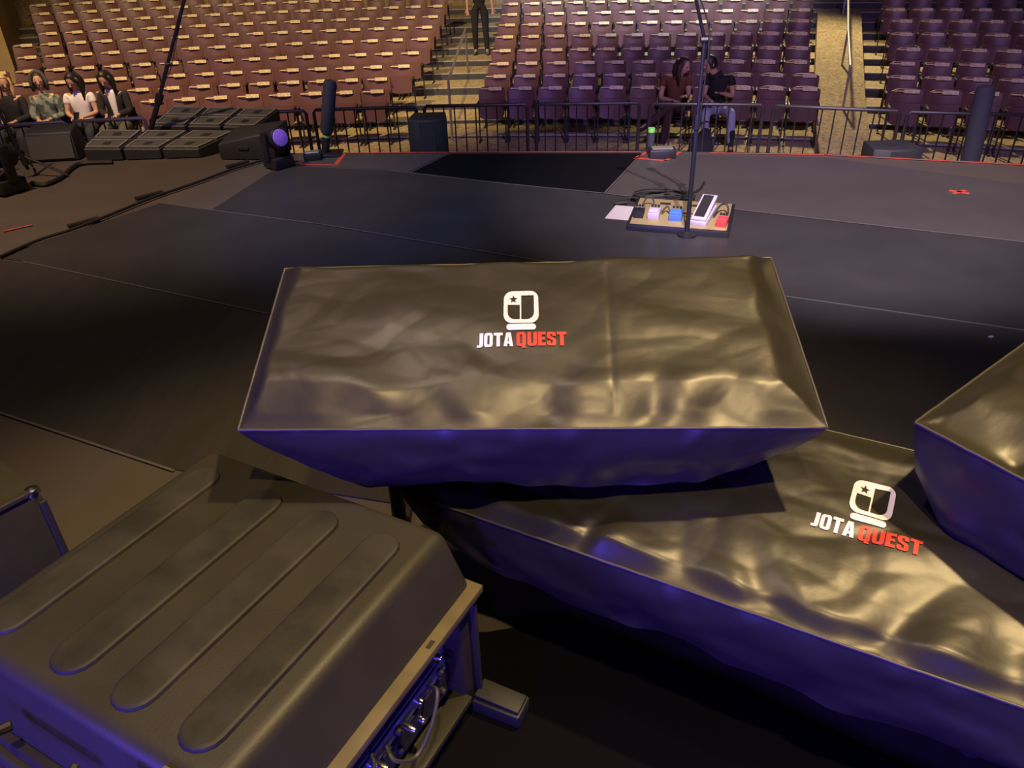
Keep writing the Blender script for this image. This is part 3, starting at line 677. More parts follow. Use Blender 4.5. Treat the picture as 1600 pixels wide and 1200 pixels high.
obj('patch_cable', MB().tube(cable_pts([K(S1, 0.14, 0.22), K(S1 + 0.035, 0.15, 0.24), K(S1 + 0.05, 0.20, 0.20), K(S1 + 0.045, 0.26, 0.16), K(S1 + 0.03, 0.31, 0.20), K(S1, 0.30, 0.22)]), 0.005, 6).mesh('patch_cable', smooth=True), 'cable_grey', case)
obj('patch_cable', MB().tube(cable_pts([K(S1, 0.36, 0.315), K(S1 + 0.04, 0.38, 0.29), K(S1 + 0.045, 0.44, 0.25), K(S1, 0.47, 0.22)]), 0.005, 6).mesh('patch_cable', smooth=True), 'rubber', case)
for t_, z_ in ((0.12, 0.315), (0.24, 0.215), (0.34, 0.215)):
    obj('plug', MB().lathe([(0.009, 0), (0.009, 0.03), (0.005, 0.04)], 10, K(S1 - 0.005, t_, z_), Matrix.Rotation(R_(90), 3, 'Y')).mesh('plug', smooth=True), 'chrome', case)
# latch on the near edge and handle on the near side
lt = MB(); lt.box(K(0.625, WT + 0.012, 0.554), (0.060, 0.034, 0.010)); lt.box(K(0.625, WT + 0.042, 0.510), (0.052, 0.008, 0.085))
obj('latch', lt.mesh('latch', 0.004, 2, True), 'brass', case)
obj('latch', MB().box(K(0.54, WT + 0.046, 0.49), (0.035, 0.014, 0.10)).mesh('latch', 0.004, 2, True), 'rack_blue', case)
hd = MB().tube(cable_pts([K(0.22, WT + 0.045, 0.48), K(0.22, WT + 0.085, 0.48), K(0.40, WT + 0.085, 0.48), K(0.40, WT + 0.045, 0.48)], 4), 0.010, 8)
obj('handle', hd.mesh('handle', smooth=True), 'rubber', case)
for s_ in (0.08, LS - 0.05):
    for t_ in (0.08, WT - 0.08): obj('foot', MB().lathe([(0.03, 0), (0.028, 0.038)], 12, K(s_, t_, 0)).mesh('foot', smooth=True), 'rubber', case)

# small case at the left edge
c5 = P(60, 762, 0.5); ea = (P(0, 795, 0.5) - P(58, 765, 0.5)); ea.z = 0; ea.normalize(); eb2 = Vector((ea.y, -ea.x, 0))
sm = thing('flight_case', 'small dark case with a ball corner at the left edge behind the rack case', 'case', (c5.x, c5.y, 0), math.atan2(ea.y, ea.x))
sd = 1 if (Matrix.Rotation(-math.atan2(ea.y, ea.x), 3, 'Z') @ (P(0, 735, 0.5) - c5)).y > 0 else -1
obj('body', MB().box((0.25, sd * 0.21, 0.25), (0.5, 0.42, 0.5)).mesh('body', 0.006, 2, True), 'case', sm)
obj('corner', MB().lathe([(0.004, -0.022), (0.016, -0.015), (0.021, 0), (0.017, 0.011), (0.004, 0.016)], 12, (0.014, sd * 0.014, 0.488)).mesh('corner', smooth=True), 'chrome', sm)
obj('edge_trim', MB().box((0.26, sd * 0.003, 0.497), (0.47, 0.020, 0.014)).mesh('edge_trim', 0.003, 2), 'case', sm)
obj('edge_trim', MB().box((0.004, sd * 0.004, 0.235), (0.018, 0.018, 0.45)).mesh('edge_trim', 0.003, 2), 'speaker', sm)

# low stool-like block below the slanting cover, in the dark
q0 = P(782, 1085, 0.06)
ft = thing('pedal_unit', 'dim dark pedal on the black floor right of the rack case', 'pedal', (q0.x, q0.y, 0), -0.45)
obj('body', MB().box((0, 0, 0.022), (0.13, 0.07, 0.044)).mesh('body', 0.006, 2, True), 'rubber', ft)
obj('tread', MB().box((0, 0, 0.052), (0.12, 0.055, 0.012), Matrix.Rotation(0.05, 3, 'Y')).mesh('tread', 0.003, 2, True), 'rubber', ft)

# ------------------------------------------------------------------ pedalboard
pb0, pb1, pb2 = P(981, 352, 0.03), P(1137, 364, 0.03), P(1008, 313, 0.09)
bx = (pb1 - pb0); BL_ = bx.length; brz = math.atan2(bx.y, bx.x); BD = 0.40
pbo = thing('pedalboard', 'brass lit metal pedalboard with a dark front rail on the open floor', 'pedalboard', (pb0.x, pb0.y, 0), brz)
tilt = Matrix.Rotation(0.13, 3, 'X')
obj('deck', MB().box((BL_ / 2, BD / 2, 0.058), (BL_, BD, 0.012), tilt).mesh('deck', 0.003, 2, True), 'board', pbo)
obj('front_rail', MB().box((BL_ / 2, 0.0, 0.020), (BL_ + 0.01, 0.025, 0.040)).mesh('front_rail', 0.004, 2, True), 'blackmetal', pbo)
for x in (0.0, BL_): obj('side_rail', MB().box((x, BD / 2, 0.040), (0.02, BD, 0.05), tilt).mesh('side_rail', 0.004, 2, True), 'blackmetal', pbo)
for x in (0.19, 0.40): obj('slot', MB().box((x, BD * 0.80, 0.0865), (0.07, 0.014, 0.006), tilt).mesh('slot'), 'rubber', pbo)
cm('pedal_white', (0.42, 0.38, 0.52), 0.4); cm('pedal_blue', (0.06, 0.16, 0.55), 0.4); cm('pedal_red', (0.55, 0.05, 0.06), 0.4)
PBM = Matrix.Translation((pb0.x, pb0.y, 0)) @ Matrix.Rotation(brz, 4, 'Z')
def pedal(x, y, wd, dp, ht, m, label, rot=0.0, kind='stomp'):
    loc = PBM @ Vector((x, y, 0.052 + 0.13 * (y - 0.2) + 0.010))
    t = thing('effects_pedal', label, 'effects pedal', loc, brz + rot, 'effects pedals on the pedalboard')
    tl = Matrix.Rotation(0.13, 3, 'X')
    if kind == 'stomp':
        obj('body', MB().box(tl @ Vector((0, 0, ht * 0.45)), (wd, dp, ht * 0.9), tl).mesh('body', 0.004, 2, True), m, t)
        obj('footswitch_plate', MB().box(tl @ Vector((0, -dp * 0.22, ht)), (wd * 0.88, dp * 0.48, 0.012), tl).mesh('footswitch_plate', 0.003, 2, True), m, t)
        kn = MB().lathe([(0.008, 0), (0.007, 0.014)], 10).mesh('knob', smooth=True); kn.materials.append(MT['rubber'])
        for i in range(3): obj('knob', kn, None, t, tl @ Vector((wd * (-0.28 + 0.28 * i), dp * 0.28, ht * 0.9)), (0.13, 0, 0))
        obj('socket_panel', MB().box(tl @ Vector((0, dp * 0.30, ht * 0.9)), (wd * 0.9, dp * 0.3, 0.004), tl).mesh('socket_panel'), 'grille', t)
    else:
        obj('base', MB().box(tl @ Vector((0, 0, 0.016)), (wd, dp, 0.032), tl).mesh('base', 0.006, 2, True), m, t)
        t2 = Matrix.Rotation(0.30, 3, 'X')
        tr = obj('treadle', MB().box(Vector((0, 0, 0.062)), (wd * 0.92, dp * 1.02, 0.018), t2).mesh('treadle', 0.005, 2, True), m, t)
        obj('tread_rubber', MB().box(Vector((-0.004, 0.003, 0.073)), (wd * 0.62, dp * 0.88, 0.006), t2).mesh('tread_rubber', 0.002, 1), 'rubber', tr)
    return t
pedal(0.045, 0.15, 0.065, 0.12, 0.045, 'blackmetal', 'small black tuner pedal at the left end of the pedalboard', 0.05)
pedal(0.145, 0.15, 0.072, 0.13, 0.05, 'pedal_white', 'white stompbox pedal left of the blue one', 0.0)
pedal(0.285, 0.15, 0.080, 0.13, 0.05, 'pedal_blue', 'blue stompbox pedal in the middle of the pedalboard', 0.0)
pedal(0.455, 0.18, 0.105, 0.27, 0.05, 'pedal_white', 'white rocker pedal with black tread on the pedalboard', -0.16, 'wah')
pedal(0.580, 0.11, 0.065, 0.12, 0.045, 'pedal_red', 'red stompbox pedal at the right end of the pedalboard', -0.1)
def cable(name, pts, r, label, cat='cable', m='rubber', n=8):
    mb = MB().tube(cable_pts(pts, n), r, 7); return tag(obj(name, mb.mesh(name, smooth=True), m), label, cat)
def pb(x, y, z): return PBM @ Vector((x, y, z))
cable('patch_cable', [pb(0.05, 0.22, 0.09), pb(0.07, 0.27, 0.13), pb(0.11, 0.27, 0.13), pb(0.13, 0.22, 0.09)], 0.005, 'short black patch cable arching between the tuner and white stompbox')
cable('patch_cable', [pb(0.19, 0.16, 0.08), pb(0.22, 0.19, 0.11), pb(0.24, 0.17, 0.08)], 0.005, 'short black patch cable between the white and blue stompboxes')
cable('patch_cable', [pb(0.33, 0.16, 0.08), pb(0.36, 0.14, 0.09), pb(0.40, 0.16, 0.08)], 0.005, 'short black patch cable between blue stompbox and rocker pedal')
cable('patch_cable', [pb(0.52, 0.16, 0.08), pb(0.55, 0.22, 0.13), pb(0.59, 0.24, 0.13), pb(0.61, 0.18, 0.08)], 0.006, 'black cable loop beside the red stompbox')
co = P(1035, 313)
coil = []
for i in range(70):
    a = i * 0.42; coil.append(Vector((co.x + (0.20 + 0.03 * math.sin(i * 0.7)) * math.cos(a), co.y + 0.10 * math.sin(a) + 0.02 * math.sin(i), 0.012 + 0.0006 * i)))
tag(obj('cable_coil', MB().tube(coil, 0.007, 6).mesh('cable_coil', smooth=True), 'rubber'), 'coiled black cable heap behind the pedalboard', 'cable')
cable('stage_cable', [P(980, 316, .02), P(960, 318, .008), P(985, 310, .008), P(1010, 308, .01), P(1060, 305, .01), P(1090, 298, .008), P(1100, 285, .008)], 0.010, 'black cable trailing behind the pedalboard towards the stage lip')
pp = [P(945, 341, 0.001), P(988, 345, 0.001), P(1003, 324, 0.001), P(962, 321, 0.001)]
tag(obj('set_list', MB().prism([(p.x, p.y) for p in pp], 0.0005, 0.0025).mesh('set_list'), 'paper'), 'white paper sheet on the floor left of the pedalboard', 'paper')

# ------------------------------------------------------------------ microphone stands
def mic_stand(base, top, tip, label, r=0.012, base_r=0.11):
    t = thing('microphone_stand', label, 'microphone stand', base); b = Vector(base)
    obj('base', MB().lathe([(base_r, 0), (base_r, 0.012), (base_r * 0.5, 0.022), (0.02, 0.03)], 20).mesh('base', smooth=True), 'blackmetal', t)
    top = Vector(top) - b; tip = Vector(tip) - b
    m = top * 0.62
    obj('lower_tube', MB().tube([(0, 0, 0.02), m], r * 1.15, 8).mesh('lower_tube', smooth=True), 'blackmetal', t)
    obj('upper_tube', MB().tube([m, top], r * 0.85, 8).mesh('upper_tube', smooth=True), 'blackmetal', t)
    obj('collar', MB().tube([m - top.normalized() * 0.05, m + top.normalized() * 0.03], r * 1.7, 8).mesh('collar', smooth=True), 'blackmetal', t)
    cl = obj('clutch', MB().tube([top + Vector((-0.022, 0, 0)), top + Vector((0.022, 0, 0))], 0.018, 8).mesh('clutch', smooth=True), 'blackmetal', t)
    obj('knob', MB().tube([top + Vector((0.022, 0, 0)), top + Vector((0.04, 0, 0))], 0.013, 8).mesh('knob', smooth=True), 'rubber', cl)
    d = (tip - top).normalized()
    obj('boom', MB().tube([top - d * 0.12, tip], r * 0.75, 8).mesh('boom', smooth=True), 'blackmetal', t)
    obj('microphone', MB().tube([tip, tip + d * 0.12, tip + d * 0.13, tip + d * 0.16, tip + d * 0.185], [0.012, 0.017, 0.025, 0.027, 0.012], 10).mesh('microphone', smooth=True), 'blackmetal', t)
    cb = [m + Vector((0.012, -0.01, 0)), m.lerp(top, 0.5) + Vector((0.02, -0.012, 0)), top + Vector((0.02, -0.03, -0.05)), top + d * 0.1 + Vector((0.035, -0.01, 0)), tip]
    obj('microphone_cable', MB().tube(cable_pts(cb), 0.004, 6).mesh('microphone_cable', smooth=True), 'rubber', t)
    return t
bs = P(1073, 368); tp = PY(1101, 62, bs.y); ti = PY(1086, -8, bs.y - 0.05)
mic_stand(bs, tp, ti + (ti - tp) * 0.5, 'tall black microphone stand rising in front of the pedalboard', 0.0125, 0.06)
b2 = Vector((P(222, 215).x, 7.34, 0)); b2 = PY(226, 224, 7.34); b2.z = 0
mic_stand(b2, PY(262, 100, 7.34), PY(291, -12, 7.34), 'black microphone stand leaning right behind the grey framed speakers', 0.021, 0.06)

# ------------------------------------------------------------------ speakers at the left
def wedge_row(front, back, depth0, depth1, n, labs, group, zbase=0.0):
    fa, fb = PY(*front[0], depth0), PY(*front[1], depth0); ba, bb = PY(*back[0], depth1), PY(*back[1], depth1)
    for i in range(n):
        u0, u1 = i / n + 0.012, (i + 1) / n - 0.012
        f0, f1, b0, b1 = fa.lerp(fb, u0), fa.lerp(fb, u1), ba.lerp(bb, u0), ba.lerp(bb, u1)
        o = Vector((f0.x, f0.y, 0)); t = thing('stage_speaker', labs[i], 'speaker', o, 0, group)
        vs = [f0, f1, b1, b0] + [Vector((q.x, q.y, zbase)) for q in (f0, f1, b1, b0)]
        obj('cabinet', MB().add([q - o for q in vs], [(0, 1, 2, 3), (7, 6, 5, 4), (0, 4, 5, 1), (1, 5, 6, 2), (2, 6, 7, 3), (3, 7, 4, 0)]).mesh('cabinet', 0.006, 1), 'speaker', t)
        nrm = (f1 - f0).cross(b0 - f0).normalized()
        def q(u, v, h): return (f0.lerp(f1, u)).lerp(b0.lerp(b1, u), v) + nrm * h - o
        for v0, v1 in ((0.04, 0.46), (0.53, 0.97)):
            mb = MB()
            outer = [(0.04, v0), (0.96, v0), (0.96, v1), (0.04, v1)]; ww = 0.05; inner = [(0.04 + ww, v0 + ww), (0.96 - ww, v0 + ww), (0.96 - ww, v1 - ww), (0.04 + ww, v1 - ww)]
            vv = [q(*p, 0.0) for p in outer] + [q(*p, 0.016) for p in outer] + [q(*p, 0.016) for p in inner] + [q(*p, 0.004) for p in inner]
            ff = []
            for a in (0, 4, 8):
                for k in range(4): ff.append((a + k, a + (k + 1) % 4, a + 4 + (k + 1) % 4, a + 4 + k))
            fr = obj('frame', mb.add(vv, ff).mesh('frame'), 'grille', t)
            gp = [(0.04 + ww, v0 + ww), (0.96 - ww, v0 + ww), (0.96 - ww, v1 - ww), (0.04 + ww, v1 - ww)]
            obj('grille', MB().add([q(*p, 0.010) for p in gp] + [q(*p, -0.002) for p in gp], [(0, 1, 2, 3), (0, 4, 5, 1), (1, 5, 6, 2), (2, 6, 7, 3), (3, 7, 4, 0)]).mesh('grille'), 'grille_dark', fr)
            vm = (v0 + v1) / 2
            gp = [(0.42, vm - 0.06), (0.60, vm - 0.06), (0.60, vm + 0.09), (0.42, vm + 0.09)]
            obj('handle_recess', MB().add([q(*p, 0.013) for p in gp] + [q(*p, 0.0) for p in gp], [(0, 1, 2, 3), (0, 4, 5, 1), (1, 5, 6, 2), (2, 6, 7, 3), (3, 7, 4, 0)]).mesh('handle_recess'), 'rubber', fr)
wedge_row([(128, 233), (312, 233)], [(155, 204), (370, 206)], 6.98, 7.28, 3,
          ['grey framed sloping speaker, leftmost of the front row', 'grey framed sloping speaker, middle of the front row', 'grey framed sloping speaker, rightmost of the front row'], 'front row of sloping stage speakers')
wedge_row([(236, 196), (400, 199)], [(270, 167), (438, 171)], 7.42, 7.78, 3,
          ['grey framed sloping speaker, leftmost of the raised back row', 'grey framed sloping speaker, middle of the raised back row', 'grey framed sloping speaker, rightmost of the raised back row'], 'back row of sloping stage speakers', -1.25)
q1 = P(345, 249); q2 = P(432, 250)
sb = thing('side_speaker', 'plain black speaker box standing right of the sloping speaker rows', 'speaker', (q1.x, q1.y, 0), math.atan2(q2.y - q1.y, q2.x - q1.x))
wd = (q2 - q1).length
obj('cabinet', MB().add([(0, 0, 0), (wd, 0, 0), (wd, 0.35, 0), (0, 0.35, 0), (0, 0, 0.13), (wd, 0, 0.24), (wd, 0.35, 0.27), (0, 0.35, 0.20)], [(3, 2, 1, 0), (4, 5, 6, 7), (0, 1, 5, 4), (1, 2, 6, 5), (2, 3, 7, 6), (3, 0, 4, 7)]).mesh('cabinet', 0.01, 2, True), 'speaker', sb)
obj('handle', MB().box((wd * 0.45, -0.004, 0.10), (0.10, 0.012, 0.03)).mesh('handle', 0.004, 2), 'rubber', sb)

# moving head lamp
def moving_head(loc, rz, label, k=1.0):
    t = thing('moving_head_lamp', label, 'stage lamp', loc, rz); t.scale = (k, k, k)
    obj('base', MB().box((0, 0, 0.05), (0.20, 0.20, 0.09)).mesh('base', 0.012, 2, True), 'blackmetal', t)
    for s in (-1, 1): obj('yoke_arm', MB().box((s * 0.105, 0, 0.20), (0.028, 0.07, 0.24)).mesh('yoke_arm', 0.008, 2, True), 'blackmetal', t)
    rt = Matrix.Rotation(R_(78), 3, 'X')
    obj('head', MB().lathe([(0.04, -0.14), (0.075, -0.12), (0.085, 0), (0.090, 0.08), (0.082, 0.095)], 18, (0, 0, 0.25), rt).mesh('head', smooth=True), 'blackmetal', t)
    obj('lens', MB().lathe([(0.074, 0.0), (0.070, 0.012), (0.04, 0.022), (0.005, 0.026)], 18, Vector((0, 0, 0.25)) + rt @ Vector((0, 0, 0.094)), rt).mesh('lens', smooth=True), 'lens', t)
    return t
q = P(437, 261); moving_head(q, 0.85, 'black moving head lamp with violet lens beside the speakers', 0.95)
q = P(12, 300); moving_head((q.x, q.y, 0), -0.4, 'dark moving head lamp at the left edge of the picture', 1.15)

# padded post with box, short post with box
def padded_post(base, ztop, r, label, lean=0.0, z0=0.0, tape=True):
    t = thing('padded_post', label, 'post', (base.x, base.y, z0)); H = ztop - z0
    f = lambda k: Vector((lean * k, 0, H * k))
    k0 = 0.30 if tape else 0.05
    obj('pad', MB().tube([f(k0), f(k0 + 0.03), f(0.6), f(0.97), f(1.0)], [r * 0.8, r, r * 1.02, r, r * 0.8], 14).mesh('pad', smooth=True), 'cloth_navy', t)
    obj('stem', MB().tube([f(0.02), f(k0 + 0.02)], r * 0.62, 12).mesh('stem', smooth=True), 'blackmetal', t)
    obj('foot_plate', MB().box((0, 0, 0.012), (0.30, 0.22, 0.024)).mesh('foot_plate', 0.006, 2, True), 'blackmetal', t)
    if tape: obj('tape_band', MB().tube([f(k0 - 0.05), f(k0 - 0.02)], r * 0.64, 12).mesh('tape_band', smooth=True), 'tape_green', t)
    return t
q = P(508, 242); padded_post(q, PY(516, 126, q.y).z, 0.056, 'tall dark padded post with a green tape band beside a speaker lamp', PY(516, 126, q.y).x - q.x)
def floor_box(loc, size, rz, label, topmat):
    t = thing('junction_box', label, 'box', (loc.x, loc.y, 0), rz)
    obj('body', MB().box((0, 0, size[2] / 2), size).mesh('body', 0.008, 2, True), 'blackmetal', t)
    obj('lid', MB().box((0, 0, size[2] + 0.004), (size[0] * 0.8, size[1] * 0.7, 0.01)).mesh('lid', 0.003, 1), topmat, t)
floor_box(P(489, 249), (0.15, 0.12, 0.06), 0.2, 'small black box with pale top at the foot of the padded post', 'rack_blue')
q = P(1016, 239)
sp = thing('short_post', 'short dark post with green tip inside the red tape outline', 'post', (q.x, q.y, 0)); zt = PY(1015, 200, q.y).z
obj('tube', MB().tube([(0, 0, 0), (0, 0, zt * 0.86)], 0.030, 12).mesh('tube', smooth=True), 'cloth_navy', sp)
obj('tip', MB().tube([(0, 0, zt * 0.84), (0, 0, zt)], 0.0305, 12).mesh('tip', smooth=True), 'tape_green', sp)
floor_box(P(1034, 245), (0.22, 0.14, 0.07), -0.05, 'low black box on the floor beside the short green tipped post', 'grille')
q = PY(1528, 236, 7.45); padded_post(Vector((q.x, q.y, 0)), PY(1541, 135, 7.45).z, 0.085, 'tall dark blue padded post beyond the right stage lip', PY(1541, 135, 7.45).x - q.x, ARENA, False)

# boxy speakers beyond the stage lip
def lip_speaker(px0, px1, ytop, Y, depth, label, label2):
    a, b = PY(px0, ytop, Y), PY(px1, ytop, Y); wd = (b - a).length; zt = (a.z + b.z) / 2; rz = math.atan2(b.y - a.y, b.x - a.x)
    hz = 0.44
    t = thing('monitor_speaker', label, 'speaker', ((a.x + b.x) / 2, Y, zt - hz), rz)
    out = [(-wd / 2, 0), (-wd * 0.22, -0.05), (wd * 0.22, -0.05), (wd / 2, 0), (wd * 0.42, depth), (-wd * 0.42, depth)]
    obj('cabinet', MB().prism(out, 0, hz).mesh('cabinet', 0.008, 2, True), 'speaker', t)
    obj('grille', MB().box((0, -0.053, hz / 2), (wd * 0.40, 0.006, hz * 0.94)).mesh('grille', 0.002, 1), 'speaker', t)
    obj('handle_recess', MB().box((0, depth * 0.35, hz + 0.001), (0.09, 0.035, 0.004)).mesh('handle_recess'), 'rubber', t)
    s = thing('sub_speaker', label2, 'speaker', ((a.x + b.x) / 2, Y, ARENA), rz)
    hh = zt - hz - ARENA
    obj('cabinet', MB().box((0, depth / 2, hh / 2), (wd * 1.05, depth + 0.12, hh)).mesh('cabinet', 0.01, 2, True), 'speaker', s)
    obj('grille', MB().box((0, -0.066, hh / 2), (wd * 0.9, 0.012, hh * 0.85)).mesh('grille'), 'grille_dark', s)
lip_speaker(636, 698, 186, 7.16, 0.30, 'upright black boxy speaker behind the stage lip near the left stairs', 'black sub speaker below the boxy speaker near the left stairs')
lip_speaker(1366, 1444, 232, 6.42, 0.30, 'low black speaker top showing behind the right stage lip', 'black sub speaker under the low speaker behind the right stage lip')

# ------------------------------------------------------------------ clutter at the far left
q = P(85, 252)
t = thing('floor_monitor', 'black floor monitor box left of the speaker rows', 'speaker', (q.x, q.y, 0), 0.1)
obj('cabinet', MB().add([(-0.22, 0, 0), (0.22, 0, 0), (0.22, 0.3, 0), (-0.22, 0.3, 0), (-0.2, 0.04, 0.24), (0.2, 0.04, 0.24), (0.2, 0.24, 0.28), (-0.2, 0.24, 0.28)], [(3, 2, 1, 0), (4, 5, 6, 7), (0, 1, 5, 4), (1, 2, 6, 5), (2, 3, 7, 6), (3, 0, 4, 7)]).mesh('cabinet', 0.012, 2, True), 'speaker', t)
obj('grille', MB().box((0, 0.012, 0.12), (0.38, 0.012, 0.2), Matrix.Rotation(-0.165, 3, 'X')).mesh('grille'), 'grille_dark', t)
q = P(48, 276)
t = thing('tripod_stand', 'black tripod stand at the left edge beside a thick cable', 'stand', (q.x, q.y, 0))
obj('pole', MB().tube([(0, 0, 0.06), (-0.12, 0, 0.95)], 0.014, 8).mesh('pole', smooth=True), 'blackmetal', t)
for a in (-0.1, 2.0, 4.1): obj('leg', MB().tube([(-0.01, 0, 0.18), (0.34 * math.cos(a), 0.34 * math.sin(a), 0.012)], 0.011, 6).mesh('leg', smooth=True), 'blackmetal', t)
obj('hub', MB().tube([(0, 0, 0.10), (-0.015, 0, 0.22)], 0.028, 10).mesh('hub', smooth=True), 'blackmetal', t)
q = PY(22, 205, 6.35)
t = thing('equipment_case', 'dark upright equipment block with a bent bracket at the far left edge', 'equipment', (P(8, 268).x, 6.5, 0))
obj('case', MB().box((-0.05, 0, 0.22), (0.20, 0.18, 0.44)).mesh('case', 0.012, 2, True), 'speaker', t)
obj('bracket', MB().tube([(-0.05, 0, 0.42), (-0.05, 0, 0.62), (0.03, 0, 0.70)], 0.014, 8).mesh('bracket', smooth=True), 'blackmetal', t)
cable('stage_cable', [P(50, 286, .015), P(70, 288, .015), P(95, 277, .015), P(112, 262, .015), P(130, 255, .015), P(176, 253, .015)], 0.018, 'thick black cable curving on the brown deck at the left')
cable('stage_cable', [P(0, 401, .014), P(60, 375, .014), P(128, 353, .014), P(235, 310, .014), P(310, 284, .014), P(370, 262, .014), P(428, 246, .014)], 0.011, 'long black cable run crossing the brown deck to the speakers', n=14)
for i, (x, y) in enumerate(((132, 351), (234, 309), (372, 260))):
    q = P(x, y); tag(obj('cable_connector', MB().tube([Vector((q.x - 0.07, q.y - 0.08, 0.019)), Vector((q.x + 0.07, q.y + 0.08, 0.019))], 0.018, 8).mesh('cable_connector', smooth=True), 'rubber'), ['black connector on the cable run, nearest the left edge', 'black connector halfway along the cable run', 'black connector on the cable run by the speakers'][i], 'connector')

# ------------------------------------------------------------------ people
def skin_mesh(name, verts, edges, radii, root=0, sub=2):
    me = bpy.data.meshes.new(name); me.from_pydata([tuple(v) for v in verts], edges, [])
    o = bpy.data.objects.new(name, me); COL.objects.link(o)
    md = o.modifiers.new('skin', 'SKIN'); md.use_smooth_shade = True; md.branch_smoothing = 0.6
    for i, r in enumerate(radii):
        rr = r if isinstance(r, tuple) else (r, r)
        me.skin_vertices[0].data[i].radius = rr; me.skin_vertices[0].data[i].use_root = (i == root)
    s = o.modifiers.new('sub', 'SUBSURF'); s.levels = sub; s.render_levels = sub
    dg = bpy.context.evaluated_depsgraph_get(); dg.update()
    ev = o.evaluated_get(dg); out = bpy.data.meshes.new_from_object(ev)
    bpy.data.objects.remove(o); bpy.data.meshes.remove(me)
    return out
class Sk:
    def __init__(s): s.v = []; s.e = []; s.r = []
    def chain(s, start, pts, rad):
        k = start
        for p, r in zip(pts, rad):
            s.v.append(Vector(p)); s.r.append(r); i = len(s.v) - 1
            if k is not None: s.e.append((k, i))
            k = i
        return k
def fingers(s, wrist_i, wrist, direc, up, side):
    d = direc.normalized(); up = (up - d * up.dot(d)).normalized(); sd = d.cross(up).normalized() * side
    palm = s.chain(wrist_i, [wrist + d * 0.045, wrist + d * 0.085], [(0.032, 0.020), (0.036, 0.018)])
    pk = wrist + d * 0.085
    for j, ln in ((-1.5, 0.052), (-0.5, 0.064), (0.5, 0.068), (1.5, 0.058)):
        b = pk + sd * (j * 0.018)
        s.chain(palm, [b + d * 0.012, b + d * (0.012 + ln * 0.5) - up * 0.006, b + d * (0.006 + ln * 0.85) - up * 0.028], [0.009, 0.0085, 0.0075])
    s.chain(palm - 1, [wrist + d * 0.045 + sd * 0.038, wrist + d * 0.075 + sd * 0.052 - up * 0.012, wrist + d * 0.098 + sd * 0.05 - up * 0.02], [0.011, 0.010, 0.008])
def head_geo(mb, c, yaw, pitch, k=1.0):
    M = Matrix.Rotation(yaw, 3, 'Z') @ Matrix.Rotation(pitch, 3, 'X')
    prof = []
    n, m = 16, 12; vs = []
    for i in range(m + 1):
        ph = math.pi * i / m; z = math.cos(ph); r = math.sin(ph)
        for j in range(n):
            a = 2 * math.pi * j / n; x, y = r * math.cos(a), r * math.sin(a)
            X = x * 0.074; Y = y * 0.093; Z = z * 0.118
            if z < 0: X *= 1 + 0.28 * z; Y *= 1 + (0.10 * z if y < 0 else 0.34 * z)
            vs.append(M @ (Vector((X, Y, Z)) * k) + c)
    mb.add(vs, [(i * n + j, (i + 1) * n + j, (i + 1) * n + (j + 1) % n, i * n + (j + 1) % n) for i in range(m) for j in range(n)])
    def pt(x, y, z): return M @ (Vector((x, y, z)) * k) + c
    mb.tube([pt(0, -0.082, 0.022), pt(0, -0.098, -0.008), pt(0, -0.106, -0.024), pt(0, -0.088, -0.034)], [0.008, 0.011, 0.015, 0.010], 6)
    for s in (-1, 1): mb.tube([pt(s * 0.072, 0.008, 0.02), pt(s * 0.086, 0.014, 0.0), pt(s * 0.076, 0.008, -0.03)], [0.012, 0.016, 0.009], 6)
    return M, pt
